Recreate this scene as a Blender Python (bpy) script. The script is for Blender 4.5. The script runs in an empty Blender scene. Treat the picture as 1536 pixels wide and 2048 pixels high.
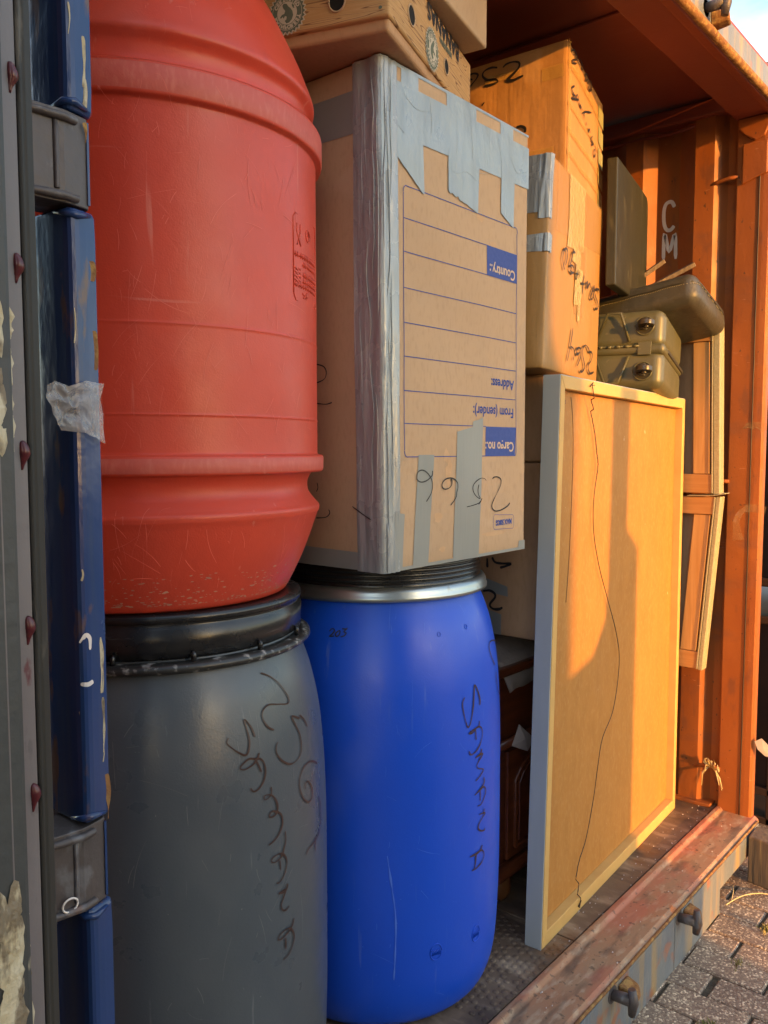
import bpy, bmesh, math, random
from math import sin, cos, pi, radians, atan2, hypot
from mathutils import Vector, Matrix, noise
random.seed(7)
sc = bpy.context.scene
col = sc.collection

# ------------------------------------------------------------------ camera
F, HOR, VX = 1680.0, 897.0, 2183.0
pitch = math.atan((1024 - HOR) / F)
yaw = math.atan((VX - 768) / (F / cos(pitch)))
cam_d = bpy.data.cameras.new('camera'); cam = bpy.data.objects.new('camera', cam_d); col.objects.link(cam)
cam_d.sensor_fit = 'VERTICAL'; cam_d.sensor_height = 36.0; cam_d.lens = 36.0 * F / 2048
cam_d.clip_start = 0.05; cam_d.clip_end = 500
fw = Vector((cos(yaw) * cos(pitch), sin(yaw) * cos(pitch), -sin(pitch)))
cam.location = (-.530, -.965, 1.229)
cam.rotation_euler = fw.to_track_quat('-Z', 'Y').to_euler()
sc.camera = cam

# ------------------------------------------------------------------ sky, sun, exposure
SUN_D = Vector((.2494, 1.0, -.166)).normalized()          # direction the light travels
el = math.asin(-SUN_D.z)
w = bpy.data.worlds.new('World'); sc.world = w; w.use_nodes = True
nt = w.node_tree; N = nt.nodes; L = nt.links
bg = N['Background']
sky = N.new('ShaderNodeTexSky'); sky.sky_type = 'NISHITA'; sky.sun_disc = False
sky.sun_elevation = max(el, radians(9)); sky.sun_rotation = atan2(-SUN_D.x, -SUN_D.y) % (2 * pi)
sky.air_density = 1.0; sky.dust_density = 1.0
tc = N.new('ShaderNodeTexCoord'); mp = N.new('ShaderNodeMapping'); mp.inputs['Scale'].default_value = (1, 1, 2.5)
cn = N.new('ShaderNodeTexNoise'); cn.inputs['Scale'].default_value = 2.6; cn.inputs['Detail'].default_value = 7
cr = N.new('ShaderNodeValToRGB'); cr.color_ramp.elements[0].position = .46; cr.color_ramp.elements[1].position = .68
mx = N.new('ShaderNodeMix'); mx.data_type = 'RGBA'; mx.inputs['B'].default_value = (4.0, 4.1, 4.3, 1)
L.new(tc.outputs['Generated'], mp.inputs['Vector']); L.new(mp.outputs[0], cn.inputs['Vector']); L.new(cn.outputs['Fac'], cr.inputs[0])
ms = N.new('ShaderNodeMath'); ms.operation = 'MULTIPLY'; ms.inputs[1].default_value = .75
L.new(cr.outputs[0], ms.inputs[0]); L.new(ms.outputs[0], mx.inputs['Factor'])
L.new(sky.outputs[0], mx.inputs['A']); L.new(mx.outputs['Result'], bg.inputs['Color'])
bg.inputs['Strength'].default_value = .15
sd = bpy.data.lights.new('sun', 'SUN'); so = bpy.data.objects.new('sun', sd); col.objects.link(so)
sd.energy = 2.1; sd.angle = radians(.7); sd.color = (1, .43, .06)
so.rotation_euler = SUN_D.to_track_quat('-Z', 'Y').to_euler(); so.location = (-3, -10, 6)
sc.view_settings.view_transform = 'Standard'; sc.view_settings.look = 'None'
sc.view_settings.exposure = 2.0; sc.view_settings.gamma = 1

# pen strokes in surface coordinates (fractions of a carton face, or angle and height on a drum)
STROKES={"box1_front":[[[0.72,0.178],[0.732,0.182],[0.763,0.182],[0.788,0.176],[0.789,0.164],[0.764,0.148],[0.733,0.13],[0.718,0.118],[0.721,0.109],[0.746,0.102],[0.784,0.102],[0.822,0.106],[0.851,0.111],[0.869,0.118]],[[0.67,0.175],[0.656,0.18],[0.629,0.181],[0.594,0.175],[0.571,0.166],[0.568,0.156],[0.582,0.145],[0.606,0.137],[0.624,0.135],[0.61,0.144],[0.606,0.155],[0.613,0.167]],[[0.638,0.135],[0.627,0.127],[0.612,0.121]],[[0.524,0.118],[0.565,0.12],[0.612,0.124],[0.627,0.129]],[[0.409,0.183],[0.417,0.178],[0.414,0.169],[0.398,0.163],[0.371,0.161],[0.353,0.166],[0.353,0.174],[0.371,0.182],[0.403,0.185],[0.433,0.182],[0.455,0.174],[0.459,0.163],[0.452,0.153],[0.449,0.144],[0.433,0.134],[0.41,0.125]],[[0.288,0.202],[0.287,0.193],[0.273,0.187],[0.248,0.181],[0.218,0.179],[0.196,0.183],[0.19,0.191],[0.199,0.201],[0.223,0.204],[0.248,0.2],[0.273,0.19],[0.287,0.178],[0.288,0.163],[0.275,0.15],[0.25,0.137]]],"box1_left":[[[0.339,0.425],[0.296,0.419],[0.281,0.407],[0.292,0.393],[0.336,0.386]],[[0.343,0.344],[0.288,0.341],[0.254,0.344]],[[0.344,0.177],[0.339,0.167],[0.348,0.158]],[[0.353,0.102],[0.298,0.105],[0.275,0.114],[0.281,0.122]],[[0.153,0.131],[0.102,0.117],[0.057,0.106]]],"gray":[[[-1.5346,0.8777],[-1.4699,0.8692],[-1.4097,0.8556],[-1.3662,0.8392],[-1.3425,0.8259],[-1.3649,0.82],[-1.4393,0.8242],[-1.5242,0.8289],[-1.568,0.8249],[-1.588,0.8172],[-1.581,0.8067],[-1.5551,0.7961],[-1.5174,0.7896]],[[-1.2719,0.7886],[-1.3221,0.7961],[-1.3488,0.7977],[-1.323,0.782],[-1.2942,0.7654],[-1.2893,0.7483],[-1.3028,0.735],[-1.3526,0.7277],[-1.4164,0.7275],[-1.4773,0.7379],[-1.5145,0.7515],[-1.518,0.7619],[-1.5002,0.7696]],[[-1.2644,0.7939],[-1.2152,0.7815],[-1.1941,0.7687]],[[-1.0932,0.696],[-1.1595,0.7073],[-1.2317,0.7122],[-1.2965,0.7077],[-1.3365,0.6948],[-1.3362,0.6778],[-1.306,0.66],[-1.2502,0.6476],[-1.2062,0.65],[-1.1951,0.6599],[-1.2189,0.675],[-1.2537,0.683],[-1.2814,0.6805],[-1.2792,0.673]],[[-1.0962,0.6396],[-1.0735,0.6202],[-1.0755,0.5946],[-1.1117,0.5787],[-1.1851,0.5731],[-1.2641,0.571],[-1.2989,0.5643]],[[-1.1803,0.5801],[-1.1752,0.5527]],[[-1.6576,0.7886],[-1.676,0.805],[-1.7131,0.8177],[-1.7055,0.8046],[-1.6958,0.7866],[-1.7063,0.7721],[-1.7298,0.7661],[-1.7718,0.773],[-1.8115,0.7828],[-1.8328,0.7903],[-1.8214,0.7972]],[[-1.6405,0.7633],[-1.6596,0.7559],[-1.7056,0.7591],[-1.7441,0.7552],[-1.7671,0.7492],[-1.7429,0.7453],[-1.6919,0.7484],[-1.6502,0.7552],[-1.6187,0.7485],[-1.6084,0.734],[-1.6246,0.7193],[-1.6609,0.7098],[-1.6943,0.7086],[-1.7117,0.715]],[[-1.6701,0.7545],[-1.6495,0.7441],[-1.6367,0.734]],[[-1.5757,0.7059],[-1.5782,0.6946],[-1.6104,0.6895],[-1.6272,0.691],[-1.6221,0.6962],[-1.5836,0.694],[-1.5533,0.6854],[-1.5365,0.6722],[-1.5478,0.6617],[-1.5754,0.6586],[-1.5989,0.6609],[-1.584,0.6675],[-1.5419,0.6634],[-1.5102,0.6544],[-1.5054,0.641],[-1.5275,0.6293],[-1.5677,0.6208],[-1.6094,0.6174]],[[-1.488,0.6262],[-1.4839,0.6127],[-1.5022,0.5981],[-1.5255,0.5888],[-1.5694,0.5855],[-1.5933,0.5894],[-1.5795,0.5949],[-1.5253,0.5948],[-1.4911,0.586],[-1.4797,0.5738],[-1.4982,0.5593],[-1.5329,0.5503],[-1.5624,0.5508]],[[-1.5347,0.5851],[-1.5287,0.5677]],[[-1.4752,0.5395],[-1.4936,0.5298],[-1.5448,0.5319],[-1.4935,0.5322],[-1.5116,0.5201],[-1.529,0.5115],[-1.5181,0.5021],[-1.4891,0.4978],[-1.4647,0.5018]],[[-1.4251,0.4755],[-1.4411,0.4655],[-1.4849,0.4583],[-1.5316,0.4557],[-1.5536,0.4582],[-1.5368,0.4644],[-1.4846,0.4661],[-1.4478,0.4603],[-1.4251,0.4447],[-1.4492,0.4286],[-1.4866,0.4207],[-1.5184,0.4198]],[[-1.4971,0.4528],[-1.4956,0.4343]]],"blue":[[[-1.5593,0.6811],[-1.5528,0.6911],[-1.5752,0.712],[-1.6107,0.7275],[-1.6221,0.7149],[-1.6373,0.6879],[-1.6597,0.6636],[-1.6857,0.6461],[-1.7049,0.6431],[-1.7276,0.6552],[-1.7498,0.6798],[-1.7555,0.6971],[-1.7318,0.708]],[[-1.5699,0.6471],[-1.5789,0.6365],[-1.6359,0.6341],[-1.6941,0.6291],[-1.6548,0.6279],[-1.5985,0.6358],[-1.5464,0.6308],[-1.5319,0.6155],[-1.5615,0.598],[-1.6188,0.585],[-1.6775,0.5818],[-1.6968,0.5909]],[[-1.6215,0.6331],[-1.6163,0.6089]],[[-1.5443,0.5845],[-1.5603,0.5759],[-1.6243,0.5712],[-1.5294,0.5733],[-1.5796,0.562],[-1.6086,0.5523],[-1.5853,0.5449],[-1.5303,0.5389],[-1.5228,0.5349],[-1.5711,0.5259],[-1.6219,0.5204]],[[-1.5145,0.519],[-1.5064,0.5089],[-1.5282,0.502],[-1.6327,0.4899],[-1.5695,0.4947],[-1.5133,0.4979],[-1.4818,0.4863],[-1.5116,0.4713],[-1.5541,0.4621],[-1.5966,0.4629]],[[-1.56,0.4939],[-1.5614,0.4706]],[[-1.5027,0.448],[-1.5172,0.4405],[-1.5733,0.4417],[-1.4912,0.4374],[-1.5383,0.4292],[-1.5789,0.42],[-1.585,0.4117],[-1.5509,0.4032],[-1.4996,0.3993],[-1.4968,0.4035]],[[-1.5306,0.3695],[-1.5486,0.3619],[-1.6017,0.3576],[-1.6831,0.3589],[-1.6144,0.3589],[-1.5342,0.358],[-1.5008,0.344],[-1.5327,0.3319],[-1.6001,0.326],[-1.6611,0.3255]],[[-1.6117,0.3564],[-1.6196,0.3371],[-1.6373,0.3234]],[[-1.0058,0.7857],[-1.1564,0.7975],[-1.2616,0.8007],[-1.3135,0.7916],[-1.3027,0.774],[-1.2533,0.755],[-1.2218,0.7463]],[[-1.2042,0.7306],[-1.2164,0.714],[-1.1705,0.6854],[-1.0432,0.6545],[-1.0137,0.6482]],[[-2.8139,0.8548],[-2.7913,0.8603],[-2.7713,0.8573],[-2.7853,0.8502],[-2.809,0.8447],[-2.7683,0.8464]],[[-2.737,0.8571],[-2.7588,0.8507],[-2.7503,0.8457],[-2.7288,0.8495],[-2.7248,0.8563],[-2.737,0.8571]],[[-2.7096,0.8616],[-2.68,0.861],[-2.6662,0.8628],[-2.6924,0.8557],[-2.6728,0.8536],[-2.6891,0.8477],[-2.7167,0.8453]]],"box5_left":[[[0.422,0.92],[0.399,0.939],[0.354,0.942],[0.313,0.922],[0.312,0.886],[0.344,0.851],[0.38,0.822],[0.389,0.81],[0.352,0.797],[0.311,0.804],[0.282,0.809]],[[0.46,0.933],[0.502,0.948],[0.549,0.938],[0.563,0.901],[0.529,0.858],[0.473,0.844],[0.458,0.818],[0.501,0.811],[0.55,0.817]],[[0.635,0.894],[0.655,0.912],[0.65,0.942],[0.621,0.942],[0.597,0.923],[0.606,0.895],[0.635,0.862],[0.662,0.831]],[[0.326,0.417],[0.294,0.418],[0.267,0.394],[0.268,0.363]],[[0.566,0.659],[0.547,0.684]]],"box5_right":[[[0.063,0.942],[0.126,0.982],[0.193,0.977],[0.179,0.939],[0.098,0.891],[0.083,0.863],[0.18,0.907]],[[0.261,0.993],[0.314,0.99],[0.35,0.978],[0.317,0.934],[0.265,0.928]],[[0.442,0.972],[0.39,0.914],[0.427,0.906],[0.498,0.958],[0.478,0.98],[0.442,0.97]],[[0.518,0.947],[0.483,0.897],[0.56,0.892],[0.615,0.941],[0.604,0.979],[0.565,0.981]],[[0.124,0.703],[0.068,0.66],[0.095,0.634],[0.145,0.627],[0.114,0.597],[0.065,0.589]],[[0.147,0.598],[0.193,0.671],[0.247,0.635]],[[0.162,0.62],[0.229,0.647]],[[0.247,0.635],[0.3,0.618],[0.282,0.631],[0.353,0.622]],[[0.337,0.593],[0.442,0.658],[0.59,0.72]],[[0.406,0.646],[0.392,0.576]],[[0.447,0.574],[0.467,0.556]],[[0.486,0.543],[0.506,0.52],[0.524,0.549],[0.563,0.533]],[[0.621,0.536],[0.566,0.48],[0.644,0.479],[0.588,0.445]],[[0.686,0.452],[0.657,0.407],[0.698,0.39],[0.719,0.432],[0.693,0.455]]],"box4_right":[[[0.241,0.506],[0.207,0.546],[0.215,0.591],[0.246,0.612],[0.275,0.601],[0.273,0.568],[0.254,0.53]],[[0.402,0.623],[0.372,0.624],[0.353,0.606],[0.343,0.575],[0.326,0.547],[0.329,0.524],[0.366,0.515],[0.394,0.525],[0.383,0.547],[0.347,0.55],[0.327,0.539]],[[0.424,0.574],[0.43,0.536],[0.443,0.497],[0.465,0.554]],[[0.431,0.528],[0.469,0.527]],[[0.488,0.548],[0.489,0.515]],[[0.575,0.544],[0.558,0.498],[0.556,0.443]],[[0.52,0.491],[0.582,0.499]],[[0.606,0.499],[0.643,0.523],[0.64,0.488],[0.685,0.522],[0.7,0.499]],[[0.803,0.533],[0.757,0.496],[0.712,0.453],[0.756,0.449],[0.793,0.485],[0.811,0.519],[0.779,0.522]],[[0.941,0.518],[0.93,0.532],[0.867,0.525],[0.825,0.504],[0.847,0.481],[0.904,0.463],[0.935,0.441],[0.902,0.417],[0.848,0.415]],[[0.423,0.245],[0.4,0.184],[0.352,0.067]],[[0.391,0.145],[0.443,0.139],[0.461,0.116],[0.445,0.078]],[[0.573,0.137],[0.522,0.118],[0.504,0.137],[0.539,0.156],[0.587,0.151],[0.592,0.117],[0.558,0.079],[0.526,0.057]],[[0.767,0.158],[0.73,0.176],[0.67,0.185],[0.625,0.16],[0.631,0.126],[0.668,0.095],[0.689,0.066],[0.636,0.035],[0.595,0.042]],[[0.767,0.158],[0.809,0.163],[0.841,0.148],[0.816,0.114],[0.769,0.087],[0.773,0.06],[0.819,0.042],[0.887,0.059]],[[0.489,0.439],[0.491,0.429]]],"box7_left":[[[0.272,0.934],[0.271,0.908]],[[0.256,0.937],[0.247,0.925],[0.226,0.923],[0.197,0.925],[0.213,0.917],[0.231,0.911]],[[0.285,0.842],[0.264,0.846],[0.248,0.84],[0.246,0.829],[0.26,0.812],[0.261,0.803],[0.249,0.797],[0.232,0.799],[0.222,0.805]]],"wall":[[[0.173,2.057],[0.184,2.076],[0.202,2.073],[0.21,2.05],[0.209,2.011],[0.2,1.986],[0.185,1.982],[0.173,1.994]],[[0.208,1.88],[0.206,1.972],[0.188,1.909],[0.17,1.966],[0.165,1.881]]]}
S_wall=STROKES['wall']

# ------------------------------------------------------------------ materials
def lin(r, g, b):
    f = lambda c: (c / 255 / 12.92) if c / 255 <= .04045 else ((c / 255 + .055) / 1.055) ** 2.4
    return (f(r), f(g), f(b), 1)
def mat(name, c, rough=.6, metal=0, spec=.5, var=None, layers=(), bump=0, bscale=200, bstretch=(1, 1, 1), bump2=0, b2scale=8, b2stretch=(1, 1, 1), coat=0, alpha=1, trans=0, rvar=0):
    """base colour + optional (colour, scale, stretch, lo, hi, strength) noise layers + two bump octaves"""
    m = bpy.data.materials.new(name); m.use_nodes = True
    nt = m.node_tree; N = nt.nodes; L = nt.links; b = N['Principled BSDF']
    tc = N.new('ShaderNodeTexCoord')
    def nz(scale, stretch, detail=6, dist=0, off=0):
        mp = N.new('ShaderNodeMapping'); mp.inputs['Scale'].default_value = stretch; mp.inputs['Location'].default_value = (off, off * 1.7, off * .6)
        n = N.new('ShaderNodeTexNoise'); n.inputs['Scale'].default_value = scale; n.inputs['Detail'].default_value = detail; n.inputs['Distortion'].default_value = dist
        L.new(tc.outputs['Object'], mp.inputs['Vector']); L.new(mp.outputs[0], n.inputs['Vector']); return n.outputs['Fac']
    cur = None
    def mixc(fac, colr, strength=1):
        nonlocal cur
        x = N.new('ShaderNodeMix'); x.data_type = 'RGBA'
        if cur is None: x.inputs['A'].default_value = c if len(c) == 4 else (*c, 1)
        else: L.new(cur, x.inputs['A'])
        x.inputs['B'].default_value = colr if len(colr) == 4 else (*colr, 1)
        mm = N.new('ShaderNodeMath'); mm.operation = 'MULTIPLY'; mm.inputs[1].default_value = strength
        L.new(fac, mm.inputs[0]); L.new(mm.outputs[0], x.inputs['Factor']); cur = x.outputs['Result']; return mm.outputs[0]
    if var:
        c2, sc_, st_ = var
        r = N.new('ShaderNodeMapRange'); r.inputs['From Min'].default_value = .3; r.inputs['From Max'].default_value = .7
        L.new(nz(sc_, st_), r.inputs['Value']); mixc(r.outputs[0], c2)
    rfac = None
    for i, (c2, sc_, st_, lo, hi, stg) in enumerate(layers):
        r = N.new('ShaderNodeMapRange'); r.inputs['From Min'].default_value = lo; r.inputs['From Max'].default_value = hi
        L.new(nz(sc_, st_, 8, 0, 3.1 * i + 1), r.inputs['Value']); rfac = mixc(r.outputs[0], c2, stg)
    if cur is not None: L.new(cur, b.inputs['Base Color'])
    else: b.inputs['Base Color'].default_value = c if len(c) == 4 else (*c, 1)
    b.inputs['Roughness'].default_value = rough; b.inputs['Metallic'].default_value = metal; b.inputs['Specular IOR Level'].default_value = spec
    if rvar:
        r = N.new('ShaderNodeMapRange'); r.inputs['From Min'].default_value = .3; r.inputs['From Max'].default_value = .7
        r.inputs['To Min'].default_value = rough - rvar; r.inputs['To Max'].default_value = rough + rvar
        L.new(nz(14, (1, 1, 1), 6, 0, 9), r.inputs['Value']); L.new(r.outputs[0], b.inputs['Roughness'])
    b.inputs['Coat Weight'].default_value = coat
    b.inputs['Alpha'].default_value = alpha; b.inputs['Transmission Weight'].default_value = trans
    last = None
    for st, s_, ss in ((bump, bscale, bstretch), (bump2, b2scale, b2stretch)):
        if st:
            bp = N.new('ShaderNodeBump'); bp.inputs['Strength'].default_value = 1; bp.inputs['Distance'].default_value = st
            L.new(nz(s_, ss, 4, 0, 5), bp.inputs['Height'])
            if last: L.new(last, bp.inputs['Normal'])
            last = bp.outputs[0]
    if last: L.new(last, b.inputs['Normal'])
    m['b'] = 1
    return m

CB = (.42, .285, .175)
M = {}
M['card'] = mat('cardboard', CB, .8, spec=.2, var=((.46, .315, .195), 5, (1, 1, 1)), layers=[((.36, .235, .14), 160, (1, 1, .35), .5, .72, .5), ((.52, .37, .25), 3.5, (1, 1, 2.2), .66, .72, .35)], bump=.0003, bscale=500, bump2=.0012, b2scale=9)
M['card_rib'] = mat('ribbed_cardboard', (.40, .21, .08), .7, spec=.3, var=((.37, .19, .07), 60, (1, 1, .06)), layers=[((.5, .32, .18), 6, (1, 1, 1), .62, .7, .4)], bump=.001, bscale=95, bstretch=(1, 1, .03), bump2=.006, b2scale=11)
M['card_dark'] = mat('brown_cardboard', (.45, .27, .15), .8, spec=.2, var=((.39, .23, .125), 6, (1, 1, 1)), layers=[((.33, .19, .1), 120, (1, 1, .3), .5, .7, .4)], bump=.0012, bscale=70, bstretch=(1, 1, .03), bump2=.002, b2scale=9)
M['card_pack'] = mat('taped_cardboard', (.31, .17, .05), .5, spec=.35, var=((.35, .195, .065), 7, (1, 1, .4)), bump=.001, bscale=60, bstretch=(1, 1, .1), bump2=.003, b2scale=14, coat=.05)
M['tape'] = mat('grey_duct_tape', (.25, .285, .30), .36, metal=.15, spec=.6, var=((.29, .33, .345), 9, (1, 1, 1)), layers=[((.2, .225, .235), 40, (1, 1, .1), .5, .72, .5)], bump=.0006, bscale=130, bstretch=(1, 1, .08), bump2=.009, b2scale=17, b2stretch=(1, 1, .6), rvar=.1)
M['tape_wrinkle'] = mat('wrinkled_duct_tape', (.27, .29, .30), .27, metal=.12, spec=.7, var=((.28, .30, .31), 12, (1, 1, .4)), bump=.0016, bscale=70, bstretch=(1, 1, .05), bump2=.011, b2scale=26, b2stretch=(1, 1, .16), rvar=.08)
M['tape_flat'] = mat('smooth_duct_tape', (.22, .225, .21), .42, metal=.1, spec=.5, var=((.25, .255, .24), 12, (1, 1, .3)), bump=.0003, bscale=160, bstretch=(1, 1, .06))
M['clear'] = mat('clear_packing_tape', (.42, .3, .15), .18, spec=.6, alpha=.22, bump=.003, bscale=24, bstretch=(1, 1, .3), bump2=.004, b2scale=60)
M['clear_y'] = mat('brown_packing_tape', (.5, .4, .2), .2, spec=.6, alpha=.8, bump=.002, bscale=30, bstretch=(1, 1, .3), bump2=.003, b2scale=70)
M['film'] = mat('crumpled_plastic_film', (.55, .52, .5), .1, spec=.8, alpha=.42, bump=.004, bscale=28, bump2=.006, b2scale=70)
M['ink'] = mat('black_marker_ink', (.012, .01, .012), .5)
M['ink_brown'] = mat('faded_marker_ink', (.045, .02, .016), .35)
M['print'] = mat('blue_print', (.045, .075, .26), .7, spec=.2, var=((.06, .09, .28), 120, (1, 1, 1)))
M['print_w'] = mat('paper_coloured_print', (.56, .42, .3), .8, spec=.2)
SCR = ((1, 1, 1))
M['red'] = mat('red_plastic', (.56, .060, .030), .38, spec=.38, var=((.46, .045, .022), 3, (1, 1, 1)), layers=[((.66, .26, .2), 28, (2.5, 2.5, .12), .68, .74, .35), ((.62, .22, .17), 22, (.12, .12, 3), .7, .74, .4), ((.55, .13, .1), 5, (1, 1, 1), .58, .75, .35)], bump=.0002, bscale=420, bump2=.0008, b2scale=22, rvar=.06)
M['red_worn'] = mat('worn_red_plastic', (.48, .085, .06), .5, spec=.4, layers=[((.58, .17, .12), 150, (1, 1, .35), .5, .75, .45), ((.38, .06, .04), 30, (1, 1, 1), .55, .7, .5)], bump=.0004, bscale=150)
M['grey'] = mat('dark_grey_plastic', (.064, .078, .092), .32, spec=.5, var=((.056, .066, .078), 2.5, (1, 1, 1)), layers=[((.2, .21, .22), 60, (1.6, 1.6, .12), .69, .76, .5), ((.28, .28, .28), 110, (1, 1, 1), .75, .78, .7), ((.13, .14, .145), 5, (1, 1, .6), .55, .75, .4)], bump=.0002, bscale=300, bump2=.0005, b2scale=14, rvar=.07)
M['blue'] = mat('blue_plastic', (.005, .066, .54), .36, spec=.45, var=((.007, .078, .6), 2.5, (1, 1, .5)), layers=[((.10, .15, .52), 6, (1, 1, .5), .55, .75, .3), ((.10, .17, .55), 45, (1.8, 1.8, .08), .66, .76, .45), ((.3, .36, .6), 95, (1, 1, .6), .76, .79, .7)], bump=.0002, bscale=300, bump2=.0006, b2scale=14, rvar=.06)
M['blk'] = mat('black_plastic', (.011, .011, .012), .24, spec=.5, layers=[((.05, .05, .05), 70, (.15, .15, 2), .62, .74, .6)], bump=.0001, bscale=200, bump2=.0006, b2scale=20, rvar=.07)
M['blk_worn'] = mat('worn_black_plastic', (.02, .02, .019), .33, spec=.5, layers=[((.45, .43, .4), 75, (1, 1, 1), .55, .66, .6)], bump=.0008, bscale=90)
M['zinc'] = mat('galvanised_steel', (.40, .44, .44), .3, metal=.85, var=((.32, .35, .35), 20, (.3, .3, 3)), layers=[((.3, .26, .2), 50, (1, 1, 1), .64, .7, .5)], bump=.0003, bscale=120, bstretch=(.2, .2, 2))
M['orange'] = mat('orange_container_paint', (.34, .105, .022), .5, spec=.35, var=((.26, .072, .016), 4, (1, 1, .6)), layers=[((.16, .06, .03), 22, (1, 1, .4), .58, .68, .6), ((.55, .27, .16), 60, (.4, .4, 3), .7, .74, .5), ((.2, .075, .035), 6, (1, 1, 2), .56, .7, .6), ((.08, .04, .025), 80, (1, 1, .7), .68, .71, .8)], bump=.0006, bscale=90, bump2=.005, b2scale=7, rvar=.07)
M['maroon'] = mat('maroon_container_paint', (.26, .06, .03), .5, spec=.4, var=((.22, .05, .026), 3, (1, 1, .6)), layers=[((.3, .09, .05), 9, (1, .3, 1), .6, .7, .4)], bump=.0004, bscale=90, bump2=.002, b2scale=7)
M['sill_top'] = mat('worn_painted_sill', (.36, .16, .08), .62, spec=.35, var=((.30, .2, .12), 5, (1, 2, 1)), layers=[((.48, .36, .24), 38, (.6, 1.6, 1), .52, .68, .6), ((.09, .06, .045), 14, (.5, 2, 1), .54, .68, .7), ((.5, .14, .02), 9, (1, 1, 1), .66, .70, .8), ((.42, .11, .07), 6, (.7, 1.4, 1), .52, .62, .55), ((.06, .045, .035), 70, (1, 1, 1), .62, .67, .6)], bump=.0008, bscale=130, bump2=.002, b2scale=18)
M['steelblue'] = mat('weathered_blue_grey_paint', (.13, .155, .185), .42, spec=.45, var=((.18, .19, .19), 7, (2, 1, .3)), layers=[((.42, .4, .36), 30, (3, 1, .06), .64, .7, .5), ((.36, .24, .1), 9, (2.2, 1, .16), .52, .68, .8), ((.34, .11, .04), 10, (1, 1, 1), .62, .7, .8)], bump=.0008, bscale=80, bump2=.002, b2scale=12, rvar=.08)
M['rust'] = mat('flaky_rust', (.3, .15, .05), .9, spec=.2, var=((.18, .085, .04), 26, (1, 1, 1)), layers=[((.42, .26, .09), 60, (1, 1, 1), .5, .62, .7), ((.08, .05, .035), 45, (1, 1, 1), .6, .68, .6)], bump=.002, bscale=160, bump2=.0025, b2scale=30)
M['post_blue'] = mat('chipped_blue_paint', (.013, .036, .125), .22, spec=.45, var=((.018, .048, .15), 6, (1, 1, .2)), layers=[((.055, .075, .095), 24, (1, 1, .06), .5, .68, .6), ((.15, .08, .045), 30, (1, 1, .3), .6, .66, .85), ((.5, .42, .28), 55, (1, 1, .22), .72, .735, .9)], bump=.0006, bscale=60, bstretch=(1, 1, .3), bump2=.002, b2scale=12, rvar=.06)
M['hinge'] = mat('rubbed_hinge_steel', (.10, .08, .074), .5, metal=.25, var=((.075, .065, .065), 18, (1, 1, 1)), layers=[((.17, .17, .18), 45, (1, 1, .6), .56, .66, .6), ((.16, .08, .05), 25, (1, 1, .7), .62, .7, .7)], bump=.0008, bscale=90, bump2=.003, b2scale=25)
M['rubber'] = mat('dusty_black_rubber', (.022, .021, .019), .55, spec=.3, var=((.04, .037, .032), 12, (1, 1, .15)), layers=[((.16, .14, .11), 60, (1, 1, .2), .64, .7, .5)], bump=.0004, bscale=60)
M['gal_door'] = mat('dull_aluminium_strip', (.085, .064, .064), .5, metal=.1, var=((.2, .18, .175), 3.5, (1, 1, .5)), layers=[((.1, .02, .025), 22, (1, 1, .55), .66, .69, .9), ((.09, .08, .08), 60, (1, 1, .5), .64, .7, .6)], bump=.0006, bscale=80)
M['door_paint'] = mat('peeling_dark_door_paint', (.03, .035, .036), .55, var=((.05, .05, .048), 9, (1, 1, .2)), layers=[((.28, .12, .07), 7, (3, 1, .18), .5, .58, .85), ((.5, .43, .3), 30, (1, 1, .3), .64, .68, .9)], bump=.001, bscale=70, bump2=.003, b2scale=18)
M['flake'] = mat('peeling_cream_paint', (.56, .5, .37), .7, var=((.4, .31, .16), 30, (1, 1, .4)), layers=[((.14, .1, .06), 70, (1, 1, .35), .5, .58, .85)], bump=.005, bscale=60, bump2=.008, b2scale=22)
M['wood'] = mat('pine_timber', (.53, .31, .13), .6, spec=.35, var=((.43, .225, .08), 26, (3, 3, .18)), layers=[((.25, .11, .035), 7, (1, 1, .8), .73, .76, .8), ((.36, .18, .06), 60, (2, 2, .1), .56, .7, .6)], bump=.0006, bscale=60, bstretch=(2, 2, .1))
M['wood_h'] = mat('pine_rail', (.46, .24, .09), .6, spec=.35, var=((.38, .18, .06), 26, (.8, .25, 3)), layers=[((.2, .09, .03), 8, (1, .8, 1), .72, .76, .8)], bump=.0006, bscale=60, bstretch=(1, .2, 2))
M['frame_wood'] = mat('pale_mdf_frame', (.60, .38, .13), .55, spec=.3, var=((.55, .33, .11), 18, (1, 1, 1)), bump=.0003, bscale=200)
M['frame_edge'] = mat('silver_grey_frame_edge', (.36, .37, .35), .5, metal=.0, var=((.39, .40, .38), 30, (1, 1, .2)), bump=.0002, bscale=160)
M['hardboard'] = mat('hardboard_backing', (.42, .195, .045), .58, spec=.3, var=((.37, .165, .036), 26, (1, 1, .4)), layers=[((.47, .25, .085), 120, (1, 1, .5), .5, .66, .4), ((.35, .16, .05), 3, (1, 1, .5), .55, .75, .4), ((.7, .55, .4), 26, (1, 1, 1), .74, .76, .5)], bump=.0003, bscale=300)
M['leather'] = mat('dark_olive_leather', (.045, .043, .032), .42, spec=.5, var=((.06, .056, .04), 8, (1, 1, 1)), layers=[((.12, .1, .065), 30, (1, 1, 1), .6, .72, .4)], bump=.0009, bscale=200, bump2=.006, b2scale=13, rvar=.08)
M['stitch'] = mat('olive_thread', (.3, .26, .15), .7)
M['case'] = mat('olive_plastic_shell', (.098, .096, .05), .4, spec=.5, var=((.08, .079, .04), 6, (1, 1, 1)), layers=[((.25, .22, .13), 50, (1, 1, 1), .64, .72, .4)], bump=.0003, bscale=300, rvar=.06)
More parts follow.
